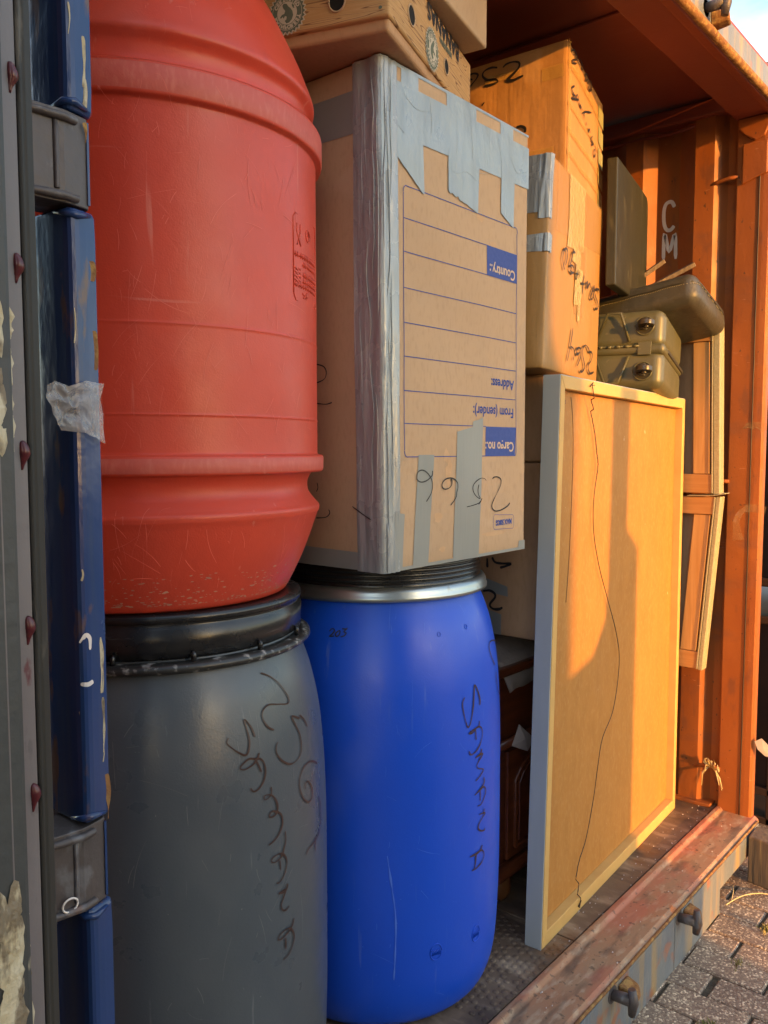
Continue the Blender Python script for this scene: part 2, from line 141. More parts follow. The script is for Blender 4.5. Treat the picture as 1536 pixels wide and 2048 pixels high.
M['case_dark'] = mat('dark_zip_tape', (.03, .027, .016), .6)
M['wheel'] = mat('smoky_wheel_plastic', (.035, .03, .022), .3, spec=.5)
M['board'] = mat('dark_olive_panel', (.02, .022, .014), .42, spec=.4, var=((.032, .032, .02), 9, (1, 1, .5)), layers=[((.11, .1, .06), 25, (1, 1, .4), .6, .72, .4)], bump=.0004, bscale=90, bump2=.002, b2scale=8)
M['cherry'] = mat('dark_cherry_wood', (.17, .045, .016), .28, spec=.5, var=((.1, .026, .01), 30, (.2, 1, 2)), coat=.3, bump=.0002, bscale=120)
M['cloth'] = mat('grey_cloth', (.3, .24, .2), .85, var=((.24, .19, .16), 12, (1, 1, 1)), bump=.0005, bscale=250, bump2=.006, b2scale=16)
M['paper'] = mat('torn_paper', (.5, .42, .38), .8, var=((.42, .35, .32), 20, (1, 1, 1)), bump=.001, bscale=40)
M['fabric'] = mat('gold_grey_trim_fabric', (.42, .38, .24), .5, spec=.5, var=((.3, .27, .16), 220, (1, 1, 1)), bump=.0008, bscale=350)
M['ply'] = mat('dirty_plywood_floor', (.19, .125, .08), .62, spec=.25, var=((.12, .08, .052), 6, (1, .5, 1)), layers=[((.36, .26, .17), 16, (1.5, .5, 1), .5, .66, .7), ((.05, .035, .028), 9, (1, .6, 1), .55, .66, .7), ((.19, .085, .03), 7, (1, 1, 1), .56, .66, .7), ((.4, .34, .27), 60, (1, 1, 1), .7, .74, .6)], bump=.001, bscale=90, bump2=.002, b2scale=24, rvar=.12)
M['weather'] = mat('weathered_timber', (.19, .135, .085), .8, var=((.11, .08, .055), 26, (2, 2, .2)), layers=[((.27, .2, .1), 40, (2, 2, .15), .55, .68, .6)], bump=.003, bscale=40, bstretch=(2, 2, .15))
M['straw'] = mat('dry_straw', (.55, .43, .22), .8)
M['weed'] = mat('moss_and_weeds', (.16, .17, .05), .8, var=((.3, .22, .08), 30, (1, 1, 1)))
M['leafgreen'] = mat('hedge_leaves', (.05, .1, .03), .6, var=((.09, .15, .05), 9, (1, 1, 1)))
M['hedgestem'] = mat('hedge_stems', (.09, .06, .04), .8)
M['darksteel'] = mat('dark_rusty_steel', (.035, .022, .018), .5, metal=.2, var=((.06, .03, .02), 9, (1, 1, 1)))
M['cont_blue'] = mat('faded_blue_container_paint', (.05, .09, .15), .55, var=((.06, .1, .16), 4, (1, 1, 1)), layers=[((.18, .08, .04), 20, (1, 1, .4), .64, .7, .6)])
M['tarp'] = mat('grey_green_tarpaulin', (.1, .12, .1), .55, bump=.003, bscale=12, bump2=.01, b2scale=4)
M['letter'] = mat('off_white_stencil_paint', (.8, .72, .66), .6, var=((.72, .64, .58), 30, (1, 1, 1)))
M['green'] = mat('grey_green_print', (.11, .13, .1), .8, spec=.2, var=((.13, .15, .115), 60, (1, 1, 1)))
M['seal_w'] = mat('pale_print', (.5, .45, .36), .8, spec=.2)
M['dirtgap'] = mat('dark_joint_sand', (.05, .038, .026), .95, var=((.10, .08, .05), 40, (1, 1, 1)), bump=.004, bscale=120)

def wood_print():
    m = mat('woodgrain_printed_card', (.47, .28, .125), .75, spec=.2, bump=.0004, bscale=160)
    nt = m.node_tree; N = nt.nodes; L = nt.links; b = N['Principled BSDF']
    tc = N.new('ShaderNodeTexCoord'); mp = N.new('ShaderNodeMapping'); mp.inputs['Scale'].default_value = (1.6, 1.6, 26.0)
    wv = N.new('ShaderNodeTexNoise'); wv.inputs['Scale'].default_value = 2.2; wv.inputs['Detail'].default_value = 1.5; wv.inputs['Distortion'].default_value = .35
    mt = N.new('ShaderNodeMath'); mt.operation = 'MULTIPLY'; mt.inputs[1].default_value = 9
    fr = N.new('ShaderNodeMath'); fr.operation = 'PINGPONG'; fr.inputs[1].default_value = .5
    rp = N.new('ShaderNodeValToRGB'); e = rp.color_ramp.elements; e[0].position = .015; e[0].color = (.17, .085, .04, 1); e[1].position = .11; e[1].color = (.47, .285, .13, 1)
    e2 = e.new(.06); e2.color = (.3, .165, .075, 1); e3 = e.new(.5); e3.color = (.42, .24, .1, 1)
    L.new(tc.outputs['Object'], mp.inputs[0]); L.new(mp.outputs[0], wv.inputs['Vector']); L.new(wv.outputs['Fac'], mt.inputs[0]); L.new(mt.outputs[0], fr.inputs[0]); L.new(fr.outputs[0], rp.inputs[0])
    L.new(rp.outputs[0], b.inputs['Base Color']); return m
M['woodprint'] = wood_print()
def paver_mat():
    m = mat('exposed_aggregate_paver', (.15, .115, .085), .5, spec=.5)
    nt = m.node_tree; N = nt.nodes; L = nt.links; b = N['Principled BSDF']
    tc = N.new('ShaderNodeTexCoord')
    v = N.new('ShaderNodeTexVoronoi'); v.inputs['Scale'].default_value = 215
    n = N.new('ShaderNodeTexNoise'); n.inputs['Scale'].default_value = 9; n.inputs['Detail'].default_value = 6
    L.new(tc.outputs['Object'], v.inputs['Vector']); L.new(tc.outputs['Object'], n.inputs['Vector'])
    sp = N.new('ShaderNodeSeparateColor'); L.new(v.outputs['Color'], sp.inputs[0])
    r = N.new('ShaderNodeValToRGB'); e = r.color_ramp.elements; e[0].position = 0; e[0].color = (.17, .12, .09, 1); e[1].position = 1; e[1].color = (.78, .68, .52, 1)
    for p_, c_ in ((.4, (.22, .165, .125, 1)), (.7, (.28, .22, .165, 1)), (.84, (.42, .34, .25, 1))):
        q = e.new(p_); q.color = c_
    L.new(sp.outputs[0], r.inputs[0])
    mx = N.new('ShaderNodeMix'); mx.data_type = 'RGBA'; mx.blend_type = 'MULTIPLY'; mx.inputs['Factor'].default_value = .6
    r2 = N.new('ShaderNodeValToRGB'); r2.color_ramp.elements[0].color = (.62, .48, .40, 1); r2.color_ramp.elements[1].color = (1.35, 1.18, 1.0, 1); r2.color_ramp.elements[0].position = .3; r2.color_ramp.elements[1].position = .7
    L.new(n.outputs['Fac'], r2.inputs[0]); L.new(r.outputs[0], mx.inputs['A']); L.new(r2.outputs[0], mx.inputs['B']); L.new(mx.outputs['Result'], b.inputs['Base Color'])
    bp = N.new('ShaderNodeBump'); bp.invert = True; bp.inputs['Distance'].default_value = .0013; L.new(v.outputs['Distance'], bp.inputs['Height'])
    bp2 = N.new('ShaderNodeBump'); bp2.inputs['Distance'].default_value = .001; n2 = N.new('ShaderNodeTexNoise'); n2.inputs['Scale'].default_value = 300; L.new(tc.outputs['Object'], n2.inputs['Vector']); L.new(n2.outputs['Fac'], bp2.inputs['Height'])
    L.new(bp.outputs[0], bp2.inputs['Normal']); L.new(bp2.outputs[0], b.inputs['Normal']); return m
M['paver'] = paver_mat()
def panel_floor():
    return M['ply']

# ------------------------------------------------------------------ objects
def tag(o, label=None, cat=None, group=None, kind=None):
    if label: o['label'] = label
    if cat: o['category'] = cat
    if group: o['group'] = group
    if kind: o['kind'] = kind
    return o
def thing(name, loc, label, cat, group=None):
    o = bpy.data.objects.new(name, None); o.empty_display_size = .1; o.location = loc; col.objects.link(o)
    return tag(o, label, cat, group)
def base(o):
    p = Vector((0, 0, 0))
    while o is not None: p += o.location; o = o.parent
    return p
class MB:
    def __init__(s): s.v = []; s.f = []; s.sm = []
    def add(s, vs, fs, smooth=False):
        k = len(s.v); s.v += [Vector(v) for v in vs]; s.f += [tuple(i + k for i in f) for f in fs]; s.sm += [smooth] * len(fs); return s
    def box(s, x0, x1, y0, y1, z0, z1, mtx=None):
        vs = [Vector((x, y, z)) for z in (z0, z1) for x, y in ((x0, y0), (x1, y0), (x1, y1), (x0, y1))]
        if mtx: vs = [mtx @ v for v in vs]
        return s.add(vs, [(3, 2, 1, 0), (4, 5, 6, 7), (0, 1, 5, 4), (1, 2, 6, 5), (2, 3, 7, 6), (3, 0, 4, 7)])
    def hexa(s, P):   # 8 points, bottom 4 ccw then top 4
        return s.add(P, [(3, 2, 1, 0), (4, 5, 6, 7), (0, 1, 5, 4), (1, 2, 6, 5), (2, 3, 7, 6), (3, 0, 4, 7)])
    def prism(s, poly, z0, z1, smooth=False, axis='z'):
        n = len(poly); mk = {'z': lambda a, b, c: (a, b, c), 'x': lambda a, b, c: (c, a, b), 'y': lambda a, b, c: (a, c, b)}[axis]
        vs = [mk(a, b, z0) for a, b in poly] + [mk(a, b, z1) for a, b in poly]
        s.add(vs, [(i, (i + 1) % n, n + (i + 1) % n, n + i) for i in range(n)], smooth)
        k = len(s.v) - 2 * n
        s.f += [tuple(k + i for i in reversed(range(n))), tuple(k + n + i for i in range(n))]; s.sm += [False, False]; return s
    def lathe(s, prof, seg=128, c=(0, 0, 0), a0=0, a1=2 * pi, mtx=None):
        full = abs(a1 - a0 - 2 * pi) < 1e-6; m = seg if full else seg + 1; vs = []
        for z, r in prof:
            for i in range(m):
                a = a0 + (a1 - a0) * i / seg; v = Vector((c[0] + r * cos(a), c[1] + r * sin(a), c[2] + z)); vs.append(mtx @ v if mtx else v)
        fs = []
        for j in range(len(prof) - 1):
            for i in range(seg):
                b = (i + 1) % m; fs.append((j * m + i, j * m + b, (j + 1) * m + b, (j + 1) * m + i))
        return s.add(vs, fs, True)
    def tube(s, path, r, seg=10, closed=False, cap=True):
        P = [Vector(p) for p in path]; n = len(P); vs = []
        rr = r if isinstance(r, (list, tuple)) else [r] * n
        up = Vector((.13, .21, .97)).normalized()
        for i, p in enumerate(P):
            t = (P[min(i + 1, n - 1)] - P[max(i - 1, 0)]).normalized()
            a = t.cross(up)
            if a.length < .05: a = t.cross(Vector((1, 0, 0)))
            a.normalize(); b = t.cross(a).normalized()
            for k in range(seg):
                q = 2 * pi * k / seg; vs.append(p + (a * cos(q) + b * sin(q)) * rr[i])
        fs = [(i * seg + k, i * seg + (k + 1) % seg, (i + 1) * seg + (k + 1) % seg, (i + 1) * seg + k) for i in range(n - 1) for k in range(seg)]
        s.add(vs, fs, True); k = len(s.v) - len(vs)
        if cap: s.f += [tuple(k + q for q in reversed(range(seg))), tuple(k + (n - 1) * seg + q for q in range(seg))]; s.sm += [False, False]
        return s
    def build(s, name, m, parent=None, bevel=0, seg=2, sub=0, solid=0, weld=False, wn=False):
        off = base(parent) if parent else Vector((0, 0, 0))
        me = bpy.data.meshes.new(name); me.from_pydata([v - off for v in s.v], [], s.f)
        me.polygons.foreach_set('use_smooth', s.sm)
        if weld:
            bm = bmesh.new(); bm.from_mesh(me); bmesh.ops.remove_doubles(bm, verts=bm.verts, dist=.0002); bm.to_mesh(me); bm.free()
        me.materials.append(M[m] if isinstance(m, str) else m); me.update()
        o = bpy.data.objects.new(name, me); col.objects.link(o)
        if parent: o.parent = parent
        if solid: q = o.modifiers.new('s', 'SOLIDIFY'); q.thickness = solid; q.offset = -1
        if bevel: q = o.modifiers.new('b', 'BEVEL'); q.width = bevel; q.segments = seg; q.limit_method = 'ANGLE'; q.angle_limit = radians(40)
        if wn: q = o.modifiers.new('n', 'WEIGHTED_NORMAL'); q.weight = 100
        if sub: q = o.modifiers.new('u', 'SUBSURF'); q.levels = sub; q.render_levels = sub
        return o
def single(mb, name, m, label, cat, group=None, kind=None, **k):
    o = mb.build(name, m, None, **k); return tag(o, label, cat, group, kind)
def spline(P, n=6):
    P = [Vector(p) for p in P]; out = []
    for i in range(len(P) - 1):
        a = P[max(i - 1, 0)]; b = P[i]; c = P[i + 1]; d = P[min(i + 2, len(P) - 1)]
        for k in range(n):
            t = k / n; out.append(.5 * ((2 * b) + (c - a) * t + (2 * a - 5 * b + 4 * c - d) * t * t + (3 * b - a - 3 * c + d) * t ** 3))
    out.append(P[-1]); return out
def stroke(mb, pts2, surf, wd, n=5, vary=.6):
    """a flat pen stroke laid on a surface; surf(a,b)->(point, normal)"""
    P = spline([(a, b, 0) for a, b in pts2], n); Q = [surf(p.x, p.y) for p in P]; m = len(Q); vs = []
    for i, (p, nr) in enumerate(Q):
        t = (Q[min(i + 1, m - 1)][0] - Q[max(i - 1, 0)][0])
        if t.length < 1e-7: t = Vector((0, 0, 1))
        sd_ = t.normalized().cross(nr).normalized(); ww = wd * .5 * (1 - vary * .15 + vary * noise.noise(p * 40)) * (.55 if i in (0, m - 1) else 1)
        vs += [p + sd_ * ww, p - sd_ * ww]
    mb.add(vs, [(2 * i, 2 * i + 1, 2 * i + 3, 2 * i + 2) for i in range(m - 1)])
def text2d(s, size, bold=0, space=1.0):
    c = bpy.data.curves.new('t', 'FONT'); c.body = s; c.size = size; c.offset = bold; c.space_character = space; c.resolution_u = 3
    o = bpy.data.objects.new('t', c); col.objects.link(o)
    dg = bpy.context.evaluated_depsgraph_get(); me = o.evaluated_get(dg).to_mesh()
    vs = [(v.co.x, v.co.y) for v in me.vertices]; fs = [tuple(p.vertices) for p in me.polygons]
    o.evaluated_get(dg).to_mesh_clear(); bpy.data.objects.remove(o); bpy.data.curves.remove(c)
    return vs, fs

class Face:
    def __init__(s, P00, P10, P11, P01, out, amp=0, rough=.0, seed=0):
        s.P = [Vector(p) for p in (P00, P10, P11, P01)]; s.n = (s.P[1] - s.P[0]).cross(s.P[3] - s.P[0]).normalized()
        if s.n.dot(Vector(out)) < 0: s.n = -s.n
        s.amp = amp; s.rough = rough; s.seed = seed
        s.w = ((s.P[1] - s.P[0]).length + (s.P[2] - s.P[3]).length) / 2; s.h = ((s.P[3] - s.P[0]).length + (s.P[2] - s.P[1]).length) / 2
    def at(s, a, b, off=0):
        p = s.P[0] * (1 - a) * (1 - b) + s.P[1] * a * (1 - b) + s.P[2] * a * b + s.P[3] * (1 - a) * b
        e = max(0, min(1, 16 * a * (1 - a) * b * (1 - b))); ed = min(1, min(a, 1 - a, b, 1 - b) * 14) if 0 < a < 1 and 0 < b < 1 else 0
        d = s.amp * e + s.rough * max(ed, 0) * noise.noise(p * 7 + Vector((s.seed, 0, 0)))
        return p + s.n * (d + off)
    def surf(s, off): return lambda a, b: (s.at(a, b, off), s.n)
    def grid(s, mb, nu=26, nv=26):
        vs = [s.at(i / nu, j / nv) for j in range(nv + 1) for i in range(nu + 1)]
        fs = [(j * (nu + 1) + i, j * (nu + 1) + i + 1, (j + 1) * (nu + 1) + i + 1, (j + 1) * (nu + 1) + i) for j in range(nv) for i in range(nu)]
        if (s.P[1] - s.P[0]).cross(s.P[3] - s.P[0]).dot(s.n) < 0: fs = [tuple(reversed(f)) for f in fs]
        mb.add(vs, fs, True)
    def patch(s, mb, q, off=.0012, nu=10, nv=10, rag=0):
        """q: four (a,b) corners ccw; rag: roughness of the torn ends at b=lo/hi"""
        vs = []
        for j in range(nv + 1):
            for i in range(nu + 1):
                u, v = i / nu, j / nv
                a = q[0][0] * (1 - u) * (1 - v) + q[1][0] * u * (1 - v) + q[2][0] * u * v + q[3][0] * (1 - u) * v
                b = q[0][1] * (1 - u) * (1 - v) + q[1][1] * u * (1 - v) + q[2][1] * u * v + q[3][1] * (1 - u) * v
                if rag and j == 0: b += rag * (noise.noise(Vector((a * 60, b * 9, 3))) )
                vs.append(s.at(a, b, off))
        fs = [(j * (nu + 1) + i, j * (nu + 1) + i + 1, (j + 1) * (nu + 1) + i + 1, (j + 1) * (nu + 1) + i) for j in range(nv) for i in range(nu)]
        mb.add(vs, fs, True)
    def poly(s, mb, pts, off=.0014): mb.add([s.at(a, b, off) for a, b in pts], [tuple(range(len(pts)))])
    def text(s, mb, txt, a, b, size, ang=180, bold=0, off=.0016, sx=1, space=1.0):
        vs, fs = text2d(txt, size, bold, space); ca, sa = cos(radians(ang)), sin(radians(ang))
        mb.add([s.at(a + (x * sx * ca - y * sa) / s.w, b + (x * sx * sa + y * ca) / s.h, off) for x, y in vs], fs)
def pieces(root, name, m, lst):
    for fc, *a in lst: mb = MB(); fc.patch(mb, *a); mb.build(name, m, root)
def carton(root, bot, top, z0, z1, m, amp=.004, rough=.003, seed=0, faces='FLRBTU'):
    zt = z1 if isinstance(z1, (list, tuple)) else [z1] * 4
    A = [Vector((*p, z0)) for p in bot]; T = [Vector((*top[i], zt[i])) for i in range(4)]
    cen = sum(A + T, Vector()) / 8; Fd = {}
    def mk(k, a, b, c, d, am): 
        mid = (a + b + c + d) / 4; Fd[k] = Face(a, b, c, d, mid - cen, am, rough, seed + len(Fd) * 5)
    mk('F', A[0], A[1], T[1], T[0], amp); mk('L', A[0], A[3], T[3], T[0], amp); mk('R', A[1], A[2], T[2], T[1], amp); mk('B', A[3], A[2], T[2], T[3], amp)
    mk('T', T[0], T[1], T[2], T[3], amp * .3); mk('U', A[0], A[1], A[2], A[3], 0)
    mb = MB()
    for k in Fd: Fd[k].grid(mb)
    mb.build('carton_body', m, root, weld=True, bevel=.004, seg=2)
    return Fd
def scrawl(face_or_surf, strokes, name, m, root, wd=.004):
    mb = MB()
    for p in strokes: stroke(mb, p, face_or_surf, wd)
    return mb.build(name, m, root)

# ================================================================== SETTING
g = MB(); g.add([(-60, -60, -.177), (60, -60, -.177), (60, 60, -.177), (-60, 60, -.177)], [(0, 1, 2, 3)])
g.build('ground', 'dirtgap')['kind'] = 'structure'
pv = MB(); rnd = random.Random(3)
cw, cl = .1035, .2085
for ix in range(-22, 36):
    x0 = ix * cw + .015; o_ = (ix % 2) * cl / 2 + rnd.uniform(-.012, .012) + .03
    for iy in range(-14, 3):
        y0 = iy * cl + o_
        if y0 > .35 or y0 < -2.7: continue
        if ix < 0 and y0 < -2.2: continue
        e0 = rnd.uniform(.001, .0025); e1 = rnd.uniform(.0015, .005) if rnd.random() < .65 else rnd.uniform(.005, .010); dz = rnd.uniform(-.0015, .0015); tl = rnd.uniform(-.002, .002)
        a, b, c, d = x0 + e0, x0 + cw - e0, y0 + e1, y0 + cl - e1; zt = -.168 + dz; h = .004
        P = [(a, c, -.19), (b, c, -.19), (b, d, -.19), (a, d, -.19), (a, c, zt - h), (b, c, zt - h + tl), (b, d, zt - h + tl), (a, d, zt - h), (a + h, c + h, zt), (b - h, c + h, zt + tl), (b - h, d - h, zt + tl), (a + h, d - h, zt)]
        pv.add(P, [(0, 1, 5, 4), (1, 2, 6, 5), (2, 3, 7, 6), (3, 0, 4, 7), (4, 5, 9, 8), (5, 6, 10, 9), (6, 7, 11, 10), (7, 4, 8, 11), (8, 9, 10, 11)])
pv.build('paving', 'paver')['kind'] = 'structure'

# ------------------------------------------------------------------ the shipping container
ct = thing('shipping_container', (1.15, 0, -.17), 'open orange and maroon steel shipping container packed with drums, boxes and furniture', 'shipping container')
Y0, YF = -.043, -.17
X1 = 2.34
fl = MB()
for k, (xa, xb) in enumerate(((-.04, .30), (.303, 1.32), (1.323, 2.38))): fl.box(xa, xb, Y0 + .012, 5.9, -.03, -.002 + .001 * k)
fl.build('floor_panel', 'ply', ct, bevel=.002)
tp = MB()   # chequer tread plate patch near the sill
rnd = random.Random(5)
for i in range(17):
    for j in range(26):
        x = .93 + i * .024 + (j % 2) * .012; y = Y0 + .02 + j * .017
        if x > 1.31 or rnd.random() < .12: continue
        tp.lathe([(0, .0078), (.0010, .0070), (.0015, .003), (.0016, 0)], 8, (x + rnd.uniform(-.001, .001), y, -.0008))
tp.build('tread_stud_plate', 'ply', ct)
sl = MB()
prof = [(YF, -.012), (YF + .012, -.002), (Y0 - .02, .0), (Y0 - .012, .009), (Y0 + .002, .009), (Y0 + .006, 0), (Y0 + .01, -.17), (YF, -.17)]
sl.prism(prof, -.1, 1.985, axis='x')
prof2 = [(YF, -.012), (YF + .012, -.002), (Y0 - .02, .0), (Y0 - .012, .009), (Y0 + .002, .009), (Y0 + .006, 0), (Y0 + .01, -.095), (YF, -.095)]
sl.prism(prof2, 1.985, 2.372, axis='x')
so_ = sl.build('sill', 'sill_top', ct, bevel=.003)
fp = MB(); fp.box(-.1, 1.62, YF - .004, YF - .0005, -.168, -.02); fp.box(1.623, 1.982, YF - .0045, YF - .0005, -.168, -.02); fp.box(1.984, 2.36, YF - .004, YF - .0005, -.093, -.02)
fp.build('sill_face_plate', 'steelblue', ct, bevel=.001)
sl2 = MB(); sl2.tube([(-.1 + i * .05, YF - .003 + .0015 * noise.noise(Vector((i * 1.3, 0, 0))), -.011) for i in range(50)], .004, 8); sl2.build('sill_rust_edge', 'rust', ct)
# header
hd = MB()
hp = [(Y0 + .004, 2.28), (YF + .035, 2.283), (YF + .028, 2.272), (YF + .004, 2.268), (YF - .012, 2.276), (YF - .014, 2.290), (YF, 2.296), (YF, 2.375), (Y0 + .004, 2.375)]
hd.prism(hp, -.1, 2.40, axis='x'); hd.build('header', 'maroon', ct, bevel=.003)
hl = MB(); hl.tube([(-.1 + i * .04, YF - .006 + .0007 * noise.noise(Vector((i * 1.7, 2, 0))), 2.281 + .0006 * noise.noise(Vector((i * 2.1, 5, 0)))) for i in range(62)], .0125, 10); hl.build('rusty_gutter_lip', 'rust', ct)
hf = MB(); hf.box(-.1, 2.325, YF - .006, YF - .001, 2.294, 2.358); hf.build('header_face_plate', 'steelblue', ct, bevel=.001)
rf = MB(); rf.box(-.08, 2.42, Y0 + .006, .5, 2.375, 2.395)
for i in range(25): rf.box(-.06, 2.4, .5 + i * .22, .5 + i * .22 + .1, 2.385, 2.4); rf.box(-.06, 2.4, .6 + i * .22, .6 + i * .22 + .12, 2.368, 2.384)
for x in (.55, 1.62): rf.box(x, x + .006, Y0 + .01, .498, 2.366, 2.374)
rf.build('roof_panel', 'maroon', ct, bevel=.003)
# corrugated side wall (right) and left, end wall
def corr(xr, sgn, y0, n):
    P = []; y = y0
    P.append((xr, y))
    for i in range(n):
        for dx, dy in ((0, .0), (.038, .0), (.038, .043), (.003, .03), (.003, .058), (.038, .062), ): pass
    return P
prof = [(2.381, -.06), (2.381, -.004)]; y = -.004
for i in range(21):
    prof += [(2.345, y + .034), (2.345, y + .096), (2.381, y + .160), (2.381, y + .240)]; y += .244
wl = MB(); n = len(prof)
for (a, b), (c, d) in zip(prof[:-1], prof[1:]): wl.add([(a, b, 0), (c, d, 0), (c, d, 2.33), (a, b, 2.33)], [(3, 2, 1, 0)])
wl.build('side_wall', 'orange', ct, solid=-.002, weld=True)
w2 = MB(); n = len(prof)
for (a, b), (c, d) in zip(prof[:-1], prof[1:]): w2.add([(-.02 - (a - 2.345), b, 0), (-.02 - (c - 2.345), d, 0), (-.02 - (c - 2.345), d, 2.33), (-.02 - (a - 2.345), b, 2.33)], [(0, 1, 2, 3)])
w2.build('side_wall', 'maroon', ct, solid=.002, weld=True)
w3 = MB(); w3.box(-.06, 2.4, 5.9, 5.93, -.1, 2.4); w3.build('end_wall', 'maroon', ct)
for nm, xa, xb in (('top_side_rail', 2.322, 2.41), ('top_side_rail', -.08, .0)):
    r_ = MB(); r_.box(xa, xb, Y0 + .006, 5.9, 2.315, 2.366); r_.build(nm, 'maroon', ct, bevel=.006)
r_ = MB(); r_.tube([(2.352 - .006 * sin(i), .05 + i * .12, 2.305 - .012 * abs(sin(i * 1.3))) for i in range(8)], .006, 8); r_.build('lashing_cord', 'maroon', ct)
r_ = MB(); r_.box(2.325, 2.39, Y0 + .02, 5.9, -.001, .012); r_.build('bottom_side_rail', 'orange', ct, bevel=.003)
# right corner post
pp = [(2.34, Y0), (2.34, -.128), (2.3415, -.145), (2.347, -.152), (2.355, -.154), (2.372, -.154), (2.375, -.150), (2.375, -.07), (2.50, -.07), (2.50, Y0)]
ps = MB(); ps.prism(pp, -.12, 2.279); po = ps.build('corner_post', 'orange', ct, bevel=.004, seg=3)
sb = MB(); sb.tube([(2.3392, -.116 - .0012 * noise.noise(Vector((0, 0, i * .9))), .0 + i * .06) for i in range(37)], .0022, 6); sb.build('sealant_bead', 'darksteel', ct)
gs = MB()
gs.prism([(Y0 - .004, 2.279), (-.150, 2.279), (-.147, 2.255), (-.13, 2.215), (-.1, 2.205), (-.07, 2.225), (Y0 - .004, 2.25)], 2.328, 2.339, axis='x')
gs.prism([(-.062, 2.2), (-.140, 2.2), (-.140, 2.1), (-.062, 2.075)], 2.331, 2.3395, axis='x')
gs.build('post_gusset', 'orange', ct, bevel=.004, seg=3)
for z in (2.105, 1.12, .14):
    rd = MB(); rd.tube([(2.35, .045, z - .012), (2.345, .02, z - .004), (2.343, -.02, z), (2.342, -.05, z)], .0065, 10); rd.build('lashing_bar', 'orange', ct)
wt = MB(); rnd = random.Random(2)
for i in range(14):
    a = rnd.uniform(0, 6.28); wt.tube([(2.338, -.02 + .01 * cos(a), .14), (2.325 + .01 * sin(a), -.025 + .03 * cos(a), .14 + .03 * sin(a * 1.7)), (2.32, -.03 + .035 * cos(a + .4), .125 + .05 * sin(a * 1.7 + .6))], [.003, .003, .0012], 6)
single(wt, 'plastic_twine', 'straw', 'frayed pale twine knotted round the lowest lashing bar by the right post', 'twine')
# keepers for the locking bars
def keeper(x, z, name='locking_bar_keeper', up=1):
    k = MB()
    k.tube([(x, YF - .002, z), (x + .004, YF - .048, z + .002)], [.012, .014], 12)
    k.tube([(x + .004, YF - .05, z - .03 * up), (x + .004, YF - .054, z), (x + .006, YF - .05, z + .034 * up)], [.009, .013, .008], 10)
    k.tube([(x, YF - .001, z), (x, YF - .006, z)], .021, 14)
    o = k.build(name, 'hinge', ct)
    h = MB(); h.hexa([(x + .035, YF - .004, z - .03), (x + .075, YF - .004, z - .03), (x + .075, YF - .045, z - .026), (x + .04, YF - .05, z - .026), (x + .03, YF - .004, z + .008), (x + .085, YF - .004, z + .008), (x + .08, YF - .035, z + .0), (x + .04, YF - .05, z + .0)])
    h.build('keeper_bracket', 'rust', ct, bevel=.005)
keeper(1.66, 2.325); keeper(1.645, -.03, up=1); keeper(1.235, -.035, up=-1)
# header corner casting
cc = MB(); cc.box(2.33, 2.50, YF - .012, Y0, 2.285, 2.44); cc.build('corner_casting', 'steelblue', ct, bevel=.008)
# stencilled letters
lt = MB()
for p in S_wall: stroke(lt, p, lambda a, b: (Vector((2.3788, a, b)), Vector((-1, 0, 0))), .0125, vary=0)
lt.build('stencilled_letters', 'letter', ct)
# left corner post: painted tube segments with hinge lugs between
lp_ = [(-.042, -.165), (-.045, -.169), (-.058, -.1735), (-.066, -.1757), (-.071, -.1762), (-.0745, -.1752), (-.077, -.172), (-.0785, -.166), (-.080, -.15), (-.081, -.12), (-.081, -.05), (-.045, -.05)]
def seg_post(z0, z1, i):
    mb = MB(); n = len(lp_); cen = Vector((-.073, -.13, 0)); zs = [z0, z0 + .006, z0 + .03, z1 - .03, z1 - .006, z1]; ks = [.93, .985, 1, 1, .985, .93]
    if z1 > 2.2: ks = [.93, .985, 1, 1, 1, 1]
    for j, z in enumerate(zs):
        mb.v += [Vector((cen.x + (a - cen.x) * ks[j], cen.y + (b - cen.y) * ks[j], z)) for a, b in lp_]
    for j in range(len(zs) - 1):
        for q in range(n): mb.f.append((j * n + q, (j + 1) * n + q, (j + 1) * n + (q + 1) % n, j * n + (q + 1) % n)); mb.sm.append(False)
    mb.f += [tuple(range(n)), tuple((len(zs) - 1) * n + q for q in reversed(range(n)))]; mb.sm += [False, False]
    o = mb.build('corner_post_segment', 'post_blue', ct, bevel=.003, seg=3)
    # burr of bent metal at the ends
    for zz, sg in ((z1, -1), (z0, 1)):
        if zz > 2.2 or zz < .0: continue
        b_ = MB(); b_.tube([(-.081, -.155, zz + sg * .004), (-.0775, -.1725, zz + sg * .007), (-.068, -.1765, zz + sg * .008), (-.052, -.1715, zz + sg * .005)], [.002, .004, .004, .002], 8); b_.build('bent_weld_lip', 'post_blue', ct)
lugs = [(.742, .832), (1.472, 1.562), (.06, .15), (2.12, 2.2)]
cuts = [-.12, .058, .152, .740, .834, 1.470, 1.564, 2.118, 2.202, 2.279]
for i in range(0, len(cuts), 2): seg_post(cuts[i], cuts[i + 1], i)
for z0, z1 in lugs:
    lm = MB(); lp2 = [(-.048, -.162), (-.0505, -.168), (-.070, -.1735), (-.080, -.1755), (-.09, -.174), (-.125, -.172), (-.135, -.166), (-.135, -.12), (-.05, -.12)]
    lm.prism(lp2, z0, z1)
    for z in (z0 + .006, z1 - .008): lm.tube([(-.128, -.171, z), (-.1, -.1755, z), (-.082, -.178, z), (-.066, -.174, z)], .0045, 8)
    lm.tube([(-.088, -.1735, z0 + .012), (-.088, -.1735, z1 - .012)], .0035, 8)
    lg = lm.build('hinge_lug', 'hinge', ct, bevel=.004, seg=3)
    bm_ = MB(); bm_.box(-.052, -.0495, -.17, -.12, z0 + .004, z1 - .004); bm_.build('hinge_pin_edge', 'post_blue', lg)
